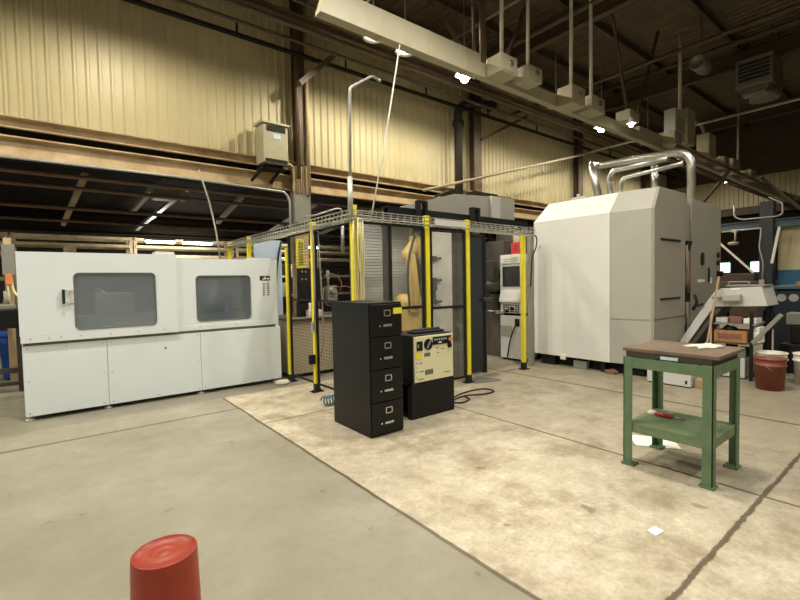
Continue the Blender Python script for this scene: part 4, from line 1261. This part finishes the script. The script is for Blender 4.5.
b.tube([(4.82, 9.5, 3.6), (4.82, 9.5, 8.0)], .045, 8)
tag(b.build('column_conduit', 'tan', loc=(4.66, 9.6, 3.6)), 'tan conduits climbing the column above the grey panel', 'conduit')
b = MB()
b.tube([(4.36, 9.58, 2.0), (4.36, 9.58, 3.45), (4.25, 9.58, 3.62), (2.1, 9.7, 3.70), (-1, 9.75, 3.70)], .028, 8, .15)
tag(b.build('bay_conduit', 'conduit', loc=(4.36, 9.58, 2)), 'grey conduit running along under the tan beam and down the column', 'conduit')
b = MB()
b.tube([(4.42, 9.0, 3.0), (4.6, 8.9, 3.02), (5.15, 8.8, 3.22), (5.27, 8.8, 3.2), (5.27, 8.8, 2.3)], .022, 8, .12)
b.tube([(5.27, 8.8, 2.95), (5.27, 8.8, 2.2)], .04, 8)
tag(b.build('goose_conduit', 'conduit', loc=(4.9, 8.9, 2.2)), 'grey conduit arching from the dark grey panel down to the basket', 'conduit')
tag(MB().bar((4.5, 9.2, 5.98), (5.42, 9.2, 6.88), .10, .12).build('knee_brace', 'brownpipe', loc=(4.5, 9.2, 5.98)), 'brown knee brace leaning from the first column', 'brace')
tag(MB().bar((10.9, 9.55, 6.0), (13.2, 9.5, 7.2), .08, .08).build('knee_brace', 'brownpipe', loc=(10.9, 9.55, 6)), 'brown brace leaning from the second column', 'brace')

b = MB(); b.tube([(9.92, 9.6, 3.9), (9.92, 9.6, 6.75), (10.25, 9.55, 7.0), (11.5, 9.5, 7.2)], .125, 12, .3); b.lathe([(.18, 6.25), (.18, 6.4)], (9.92, 9.6, 0), 14); b.tube([(11.2, 9.45, 6.95), (11.3, 9.45, 7.2)], .09, 8)
tag(b.build('roof_drain', 'darksteel', loc=(10.1, 9.5, 3.9)), 'dark elbowed drain pipe standing on the siding wall', 'pipe')
tag(MB().tube([(4.57, 9.5, 3.95), (4.57, 9.5, 8.3)], .05, 10).build('column_pipe', 'brownpipe', loc=(4.57, 9.5, 3.95)), 'brown riser pipe on the bin side of the first column', 'pipe')
# pipes along the wall
for k, (yy, zz, r, m, l) in enumerate(((9.35, 6.68, .052, 'blackmatt', 'black pipe hung along the siding wall, lowest of the long runs'),
                                      (9.0, 7.22, .025, 'conduit', 'thin pale conduit above the black pipe along the siding wall'),
                                      (8.55, 6.80, .055, 'brownpipe', 'brown pipe just under the brown rail along the siding wall'),
                                      (8.75, 6.62, .035, 'brown', 'thin dark pipe between the brown rail and the black pipe'),
                                      (8.1, 7.2, .05, 'brownpipe', 'upper brown pipe of the run nearest the wireway'),
                                      (8.0, 6.95, .03, 'brown', 'thin dark pipe just behind the hanging lamps'))):
    b = MB(); b.tube([(-8.9, yy, zz), (EX - .2, yy, zz)], r, 10)
    tag(b.build('wall_pipe', m, loc=(0, yy, zz)), l, 'pipe', 'pipe runs along the siding wall')
PH = [o for o in bpy.data.objects if o.name == 'wall_pipe'][0]
x = -2.0
while x < 22:
    h_ = MB().box(x - .015, x + .015, 9.33, 9.37, 6.70, 7.0).build('pipe_hanger', 'blackmatt', PH)
    x += 2.6
b = MB(); ibeam(b, (-8.9, 8.6, 7.0), (EX - .2, 8.6, 7.0), .14, .12, .02)
struct(b.build('ceiling_rail_beam', 'brownpipe'))
b = MB(); b.tube([(7.9, 8.95, 3.96), (17.5, 8.95, 6.635)], .04, 8); b.tube([(13.3, 8.95, 5.46), (13.3, 8.95, 5.2), (13.45, 8.95, 5.15)], .035, 6)
tag(b.build('slanted_pipe', 'bed', loc=(7.9, 8.95, 3.96)), 'tan pipe slanting up across the siding wall behind the machine', 'pipe')

# ------------------------------------------------------------------ overhead wireway with boxes, rods and lamps
WW = thing('wireway', 'long beige square wireway hung under the roof', 'duct', (2.9, 5.35, 5.05))
b = MB()
b.prism([(2.86, 5.04), (5.95, 5.04), (5.95, 5.42), (2.98, 5.42)], 5.2, 5.36, 'y', .006)
b.box(5.95, 12.0, 5.22, 5.36, 5.06, 5.30, .006)
b.box(12.0, 20, 5.2, 5.36, 5.06, 5.42, .006)
b.box(20, EX - .1, 5.22, 5.36, 5.06, 5.36, .006)
b.build('wireway_body', 'duct', WW)
boxes('wireway_seam', 'duct', WW, [(xx - .010, xx + .010, 5.195, 5.365, 5.035, 5.425) for xx in (3.6, 3.85, 4.75, 5.6)])
BXS = [(6.08, 6.51, 5.05, 5.36), (6.83, 7.25, 5.12, 5.38), (8.26, 8.75, 5.03, 5.40), (9.03, 9.55, 5.07, 5.38), (10.72, 11.2, 5.22, 5.46), (13.3, 13.8, 5.12, 5.45), (15.9, 16.5, 5.15, 5.9), (17.3, 17.8, 5.1, 5.42), (18.2, 18.9, 5.05, 5.5), (20.2, 20.9, 5.05, 5.4)]
names = ['first', 'second', 'third', 'fourth', 'fifth', 'sixth', 'seventh', 'eighth', 'ninth', 'tenth']
for k, (a, c, z0, z1) in enumerate(BXS):
    t = thing('wireway_box', 'beige junction box on the wireway, %s counting from its open end' % names[k], 'electrical box', ((a + c) / 2, 5.2, z0), 'junction boxes on the wireway')
    MB().box(a, c, 4.86, 5.195, z0, z1, .01).build('box_case', 'duct', t)
    MB().box(a + .03, c - .03, 4.845, 4.86, z0 + .03, z1 - .03, .004).build('box_cover', 'duct', t)
    MB().lathe([(.05, 0), (.05, .05)], (c, 5.03, (z0 + z1) / 2), 14, 'x').build('box_fitting', 'galv', t)
    MB().lathe([(.03, -.02), (.055, -.015), (.055, 0)], (a + (c - a) * .55, 4.845, z0 + (z1 - z0) * .55), 14, 'y').build('box_knockout', 'groove' if k % 2 else 'galv', t)
    MB().lathe([(.06, 0), (.06, .07)], ((a + c) / 2, 5.03, z1), 12).build('box_fitting', 'galv', t)
t = thing('disconnect_box', 'tall white disconnect box standing on the wireway', 'electrical box', (14.6, 5.2, 5.42))
MB().box(14.0, 14.70, 5.1, 5.4, 5.42, 6.3, .01).build('box_case', 'lightgrey', t)
MB().box(14.92, 15.5, 5.1, 5.4, 5.48, 6.5, .01).build('box_case', 'duct', t)
MB().box(14.15, 14.6, 5.08, 5.1, 5.7, 6.1, .01).build('box_door', 'hoodgrey', t)
for k, (x, y, z0, m, r, l) in enumerate(((5.87, 5.28, 5.42, 'brownpipe', .028, 'thin brown rod at the end of the wide wireway'), (6.3, 5.03, 5.43, 'whitecable', .03, 'white conduit rising from the first wireway box'),
                                      (6.35, 5.5, 5.30, 'brownpipe', .06, 'thick brown pipe behind the first wireway box'), (6.62, 5.29, 5.30, 'whitecable', .034, 'white conduit between the first two wireway boxes'),
                                      (7.04, 5.03, 5.45, 'whitecable', .03, 'white conduit rising from the second wireway box'), (8.5, 5.03, 5.47, 'whitecable', .036, 'white conduit rising from the third wireway box'),
                                      (9.29, 5.03, 5.45, 'whitecable', .036, 'white conduit rising from the fourth wireway box'), (14.8, 5.28, 5.42, 'whitecable', .05, 'white conduit rising beside the tall disconnect box'))):
    tag(MB().tube([(x, y, z0), (x + random.uniform(-.03, .03), y, (z0 + RZ) / 2), (x, y, RZ - .05)], r, 8, .5).build('conduit_drop', m, loc=(x, y, z0)), l, 'conduit', 'vertical conduits over the wireway')
b = MB(); b.tube([(15.5, 5.2, 6.35), (16.4, 5.2, 6.3), (16.75, 5.2, 5.9), (16.7, 5.25, 5.42)], .05, 8, .3)
tag(b.build('flex_conduit', 'midgrey', loc=(15.4, 5.2, 5.4)), 'grey flexible conduit looping from the tall disconnect box', 'conduit')
for k, (p, q, l) in enumerate((((5.6, 5.28, 5.43), (4.95, 7.0, RZ - .3), 'brown brace slanting up from the wide wireway'), ((6.7, 5.4, 5.3), (8.3, 5.4, RZ - .3), 'brown brace slanting up past the second wireway box'),
                            ((11.9, 5.4, 5.4), (10.8, 5.4, RZ - .3), 'brown brace over the fifth wireway box'), ((12.1, 5.4, 5.4), (13.6, 5.4, RZ - .3), 'brown brace slanting up behind the fifth wireway box'))):
    tag(MB().bar(p, q, .06, .06).build('wireway_brace', 'brown', loc=p), l, 'brace', 'braces over the wireway')
tag(MB().tube([(3.62, 5.35, 5.42), (4.7, 5.2, 6.9), (5.6, 5.0, RZ - .2)], .02, 6).build('brace_rod', 'galv', loc=(3.62, 5.35, 5.42)), 'bright rod slanting up from the open end of the wireway', 'rod')
# pipes crossing towards the camera
for k, (x, z, r, m, l) in enumerate(((9.3, 7.4, .06, 'brown', 'dark pipe crossing over the wireway near the fourth box'), (12.4, 7.1, .05, 'brown', 'dark pipe crossing over the wireway near the fifth box'), (15.7, 8.2, .08, 'brown', 'dark pipe crossing under the roof by the unit heater'),
                                 (8.6, 7.9, .035, 'conduit', 'thin pale conduit crossing under the roof above the third box'), (16.0, 6.25, .04, 'conduit', 'pale conduit crossing beside the tall disconnect box'))):
    tag(MB().tube([(x, -8, z), (x, WY - .3, z)], r, 8).build('cross_pipe', m, loc=(x, 0, z)), l, 'pipe', 'pipes crossing under the roof')

def roof_lamp(x, y, z, shown, l, power, col=(1, .905, .70), top=None, k=1.0):
    """shaded lamp on a drop stem; in `shown` ones the bulb hangs below the rim"""
    t = thing('hanging_lamp', l, 'lamp', (x, y, z), 'shaded lamps hung along the siding wall')
    b = MB(); b.lathe([(r_ * k, h_ * k) for r_, h_ in ((.07, .34), (.10, .30), (.13, .18), (.24, .0), (.235, -.004), (.12, .17), (.08, .28))], (x, y, z), 24); b.build('lamp_shade', 'lampdim', t)
    b = MB(); b.tube([(x, y, z + .30 * k), (x, y, top if top else RZ - .05)], .015, 6); b.build('lamp_stem', 'conduit', t)
    d = (-.06 if shown else .12) * k
    b = MB(); b.lathe([(r_ * k, h_ * k) for r_, h_ in ((0, -.12), (.08, -.10), (.12, -.02), (.09, .06), (.05, .12), (0, .12))], (x, y, z + d), 16); b.build('lamp_bulb', 'lampglow', t)
    L = bpy.data.lights.new('lamp_source', 'SPOT'); L.energy = power; L.color = col; L.spot_size = math.radians(174); L.spot_blend = .45; L.shadow_soft_size = .1
    o = bpy.data.objects.new('lamp_source', L); COL.objects.link(o); o.location = (x, y, z + d - .13 * k)
RL = [(-6.5, 7.35, 0, 'shaded lamp farthest beyond the white enclosure', 1), (-2.7, 7.35, 0, 'shaded lamp over the blue bin end of the siding wall', 1), (1.1, 7.35, 0, 'shaded lamp over the white enclosure doors', 1),
      (5.25, 7.35, 0, 'white shaded lamp seen just under the open end of the wireway', 1), (6.1, 7.4, 0, 'white shaded lamp between the slanted cable and the first glowing lamp', .35), (7.9, 7.4, 1, 'glowing lamp beside the first wireway box', .9),
      (11.4, 7.2, 0, 'white shaded lamp under the third wireway box', .8), (14.15, 7.3, 1, 'glowing lamp under the fifth wireway box, nearer the siding wall', .8), (17.3, 7.2, 0, 'white shaded lamp before the tall disconnect box', .8), (20.9, 7.3, 0, 'white shaded lamp near the far corner of the siding wall', .9)]
for x, y, on, l, p in RL:
    roof_lamp(x * 1.028, y * 1.03, 6.55, on, l, LAMP_W * p)
for x, y, z, l in ((10.6, 4.78, 5.06, 'glowing lamp in front of the fifth wireway box'), (14.75, 5.28, 4.9, 'glowing lamp behind the bend of the wide galvanised pipe'), (18.9, 5.28, 4.9, 'glowing lamp under the small boxes of the far wireway')):
    roof_lamp(x, y, z, 1, l, LAMP_W * .35, top=5.06 if y > 5.1 else 5.3, k=.42)

def unseen_high_bay(x, y, z, l, power, ang=142, col=(1, .945, .83), blend=.3):  # unseen high bay lamps, added to fill the hall with light
    t = thing('unseen_high_bay_lamp', l, 'lamp', (x, y, z), 'unseen high bay lamps added under the roof')
    b = MB(); b.lathe([(.06, .42), (.10, .40), (.12, .22), (.16, .18), (.26, .0), (.255, -.005), (.15, .16)], (x, y, z), 24); b.build('lamp_shade', 'galv', t)
    b = MB(); b.lathe([(0, -.01), (.14, -.005), (.16, .03), (0, .10)], (x, y, z + .06), 20); b.build('lamp_lens', 'lampglow', t)
    b = MB(); b.tube([(x, y, z + .4), (x, y, RZ - .05)], .012, 6); b.build('lamp_cord', 'blackmatt', t)
    L = bpy.data.lights.new('unseen_high_bay_source', 'SPOT'); L.energy = power; L.color = col; L.spot_size = math.radians(ang); L.spot_blend = blend; L.shadow_soft_size = .2
    o = bpy.data.objects.new('unseen_high_bay_source', L); COL.objects.link(o); o.location = (x, y, z - .03)
HB = [(-3.4, 4.3, 1.15, 'unseen high bay lamp over the floor beyond the blue bin'), (.5, 4.3, 1.05, 'unseen high bay lamp over the bare floor before the white enclosure'), (4.0, 2.2, 1.3, 'unseen high bay lamp over the floor before the filing cabinet'),
      (8.6, .6, .36, 'unseen high bay lamp over the buckets by the conveyor'), (14, -.4, .4, 'unseen high bay lamp over the dark blue cabinet'), (20, 0, .5, 'unseen high bay lamp over the far end of the hall'),
      (-4.2, -2.8, .75, 'unseen high bay lamp behind the camera towards the bin side'), (.4, -2.8, .8, 'unseen high bay lamp right behind the camera'), (5, -2.8, .8, 'unseen high bay lamp behind the camera towards the table side')]
for x, y, p, l in HB:
    unseen_high_bay(x, y, 6.9, l, HIGH_W * p)

# unit heater and cylinder lamp under the roof
UH = thing('unit_heater', 'grey louvred unit heater hanging under the dark roof', 'heater', (17, 3.8, 6.6))
b = MB(); b.box(16.2, 17.3, 3.42, 4.3, 7.02, 7.85, .03); b.build('heater_case', 'insulation', UH)
for k in range(5):
    MB().box(16.17, 16.2, 3.5, 4.22, 7.22 + k * .11, 7.265 + k * .11).build('louvre', 'blackmatt', UH)
boxes('louvre_frame', 'insulation', UH, [(16.15, 16.2, 3.44, 4.28, 7.14, 7.18), (16.15, 16.2, 3.44, 4.28, 7.78, 7.82)])
b = MB(); b.prism([(3.5, 7.01), (4.25, 7.01), (4.15, 6.82), (3.6, 6.82)], 16.25, 16.6, 'x'); b.build('deflector', 'galv', UH)
b = MB(); b.lathe([(.36, -.01), (.36, .22), (.25, .26)], (16.85, 3.75, 6.75), 24); b.build('heater_fan', 'insulation', UH)
for (x, y) in ((16.4, 3.5), (16.4, 4.2), (17.1, 3.5), (17.1, 4.2)):
    MB().tube([(x, y, 7.84), (x, y, RZ - .05)], .02, 6).build('hanger_rod', 'brown', UH)
t = thing('cylinder_fan', 'round dark cylinder fan hanging beside the unit heater', 'fan', (13.8, 4.4, 7.1))
b = MB(); b.lathe([(.0, .75), (.15, .72), (.19, .5), (.19, .0), (.165, -.02), (.13, .1), (0, .12)], (13.6, 4.45, 7.18), 24, 'x'); b.build('fan_casing', 'insulation', t)
MB().lathe([(0, -.01), (.04, .0), (.04, .12)], (13.66, 4.45, 7.18), 14, 'x').build('fan_hub', 'chrome', t)
MB().tube([(13.9, 4.45, 7.35), (13.9, 4.45, RZ - .05)], .02, 6).build('hanger_rod', 'brown', t)
for k, (x, z0, l) in enumerate(((20.0, 5.2, 'thin rod hanging from the dark roof beyond the unit heater'),)):
    tag(MB().tube([(x, 5.2, z0), (x, 5.2, RZ - .05)], .04, 6).build('hanger_rod', 'conduit', loc=(x, 5.2, z0)), l, 'rod')

# ------------------------------------------------------------------ far end on the right
struct(MB().box(15.95, 16.15, -9, 9.6, 2.86, 3.08).build('trim_4', 'bluesteel'))
struct(MB().box(15.9, 16.2, -9, 9.6, 3.06, 3.085).build('trim_5', 'bluesteel'))
for yy in (3.45, 9.4):
    struct(MB().box(15.85, 16.2, yy - .15, yy + .15, 0, 3.6).build('wall_column_far', 'navy'))
struct(MB().box(16.2, 16.35, -9, 3.25, 1.66, 3.0).build('wall_right', 'siding'))
struct(MB().box(16.18, 16.37, -9, 3.25, 0, 1.66).build('wall_right_lower', 'bluepaint'))
struct(MB().box(16.19, 16.2, 2.62, 2.66, 1.66, 2.86).build('trim_6', 'brown'))
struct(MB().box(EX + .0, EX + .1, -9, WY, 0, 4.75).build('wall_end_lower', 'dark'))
struct(MB().box(EX - .2, EX, -9, WY, 4.4, 4.75).build('trim_7', 'brown'))
for k, (ya, yb, l) in enumerate(((7.0, 7.45, 1), (5.72, 6.2, 2))):
    w = MB().box(EX - .06, EX - .02, ya, yb, 1.70, 2.16, .01).build('window_%d' % (k + 1), 'windowglow')
    struct(w)
    fr = MB()
    fr.box(EX - .1, EX, ya - .05, ya, 1.65, 2.21); fr.box(EX - .1, EX, yb, yb + .05, 1.65, 2.21); fr.box(EX - .1, EX, ya - .05, yb + .05, 1.65, 1.70); fr.box(EX - .1, EX, ya - .05, yb + .05, 2.16, 2.21)
    struct(fr.build('window_%d_frame' % (k + 1), 'bluesteel'))
b = MB(); b.tube([(15.85, 4.5, 2.84), (15.85, 3.70, 2.86), (15.85, 3.55, 2.86), (15.85, 3.6, 2.3), (15.85, 3.50, 1.9), (15.85, 3.52, 1.3)], .022, 8, .1); b.box(15.8, 15.88, 4.1, 4.25, 2.80, 2.88, .01); b.box(15.78, 15.9, 3.46, 3.58, 1.25, 1.4, .01)
tag(b.build('beam_conduit', 'conduit', loc=(15.85, 3.6, 1.3)), 'white conduit running under the blue beam and dropping down', 'conduit')
b = MB(); b.tube([(15.85, 4.2, 3.6), (15.85, 4.2, 3.25), (15.85, 4.0, 3.15), (15.85, 3.2, 3.15), (15.85, 3.1, 3.2), (15.85, 3.1, 3.5), (15.85, 3.4, 3.7)], .022, 8, .1)
tag(b.build('loop_conduit', 'conduit', loc=(15.85, 4, 3.2)), 'white conduit loop above the blue beam', 'conduit')
tag(MB().bar((15.6, 4.55, 2.58), (15.6, 3.66, 1.60), .05, .05).build('diagonal_brace', 'whitecable', loc=(15.6, 4, 1.6)), 'pale diagonal bar under the blue beam beside the machine', 'brace')
tag(MB().bar((15.7, 3.13, 2.84), (15.7, 3.28, 1.85), .06, .06).build('hanging_bar', 'whitecable', loc=(15.7, 3.2, 1.85)), 'pale bar hanging from the blue beam in front of the dark column', 'bar')
b = MB(); b.tube([(15.8, 4.15, 2.85), (15.8, 4.15, 2.55)], .025, 6); b.lathe([(.0, 0), (.13, .02), (.13, .09), (0, .11)], (15.8, 4.2, 2.42), 14)
tag(b.build('pull_switch', 'bed', loc=(15.8, 4.15, 2.4)), 'tan pull switch hanging under the blue beam', 'switch')
for k, (p, q, l) in enumerate((((17, 4.6, 4.9), (19, 6.5, 3.6), 'brown brace below the far end of the wireway'), ((20, 4.5, 5.0), (21, 3.4, 3.6), 'brown rod hanging down from the far end of the wireway'))):
    tag(MB().bar(p, q, .08, .08).build('far_brace', 'brown', loc=p), l, 'brace')
b = MB()
for dy, dz in ((0, 0), (.3, .12), (-.3, .2)):
    b.tube([(13, 5.0 + dy, 4.75 + dz), (EX - .2, 5.0 + dy, 4.75 + dz)], .045, 8)
tag(b.build('pipe_rack', 'brownpipe', loc=(13, 5, 4.75)), 'rack of brown pipes hung under the far half of the wireway', 'pipes')

BC = thing('blue_cabinet', 'dark blue machine cabinet with two round gauges beside the buckets', 'cabinet', (10.5, 1.3, 0))
MB().box(9.85, 11.3, -.4, 2.02, 0, 1.28, .015).build('cabinet_case', 'navy', BC)
MB().box(9.8, 11.35, -.45, 2.06, 1.28, 1.33, .008).build('cabinet_top', 'bluesteel', BC)
b = MB()
for yy in (1.92, 1.76):
    b.lathe([(.065, -.02), (.065, 0)], (9.85, yy, 1.13), 18, 'x')
b.build('gauge', 'conduit', BC)
tag(MB().box(9.9, 10.5, 1.4, 1.75, 1.33, 1.40, .01).build('tray', 'carton', loc=(10.2, 1.6, 1.33)), 'orange tray on top of the dark blue cabinet', 'tray')
b = MB(); b.box(17.5, 20.0, 3.8, 6.4, 0, 1.35, .03); b.box(18, 19.5, 4.2, 6.0, 1.35, 1.6, .03)
tag(b.build('forklift_body', 'brown', loc=(18.7, 5, 0)), 'dark brown machine in the shade beyond the conveyor', 'machine')

# ------------------------------------------------------------------ camera, world, view
w = bpy.data.worlds.new('hall_world')
S.world = w
w.use_nodes = True
w.node_tree.nodes['Background'].inputs[0].default_value = (.9, .85, .7, 1)
w.node_tree.nodes['Background'].inputs[1].default_value = .03
cam = bpy.data.cameras.new('camera')
co = bpy.data.objects.new('camera', cam)
COL.objects.link(co)
cam.sensor_width = 36
cam.lens = 36 * 442.1 / 800
pitch, yaw, roll = -.0402, .6656, -.0188
F = Vector((math.sin(yaw) * math.cos(pitch), math.cos(yaw) * math.cos(pitch), math.sin(pitch)))
R_ = Vector((math.cos(yaw), -math.sin(yaw), 0))
U = R_.cross(F)
RR = R_ * math.cos(roll) + U * math.sin(roll)
UU = -R_ * math.sin(roll) + U * math.cos(roll)
mw = Matrix(((RR.x, UU.x, -F.x, 0), (RR.y, UU.y, -F.y, 0), (RR.z, UU.z, -F.z, 1.52), (0, 0, 0, 1)))
co.matrix_world = mw
cam.clip_end = 200
S.camera = co
S.view_settings.view_transform = 'Standard'
S.view_settings.look = 'None'
S.view_settings.exposure = 0.13
S.view_settings.gamma = 1
S.view_settings.use_curve_mapping = False
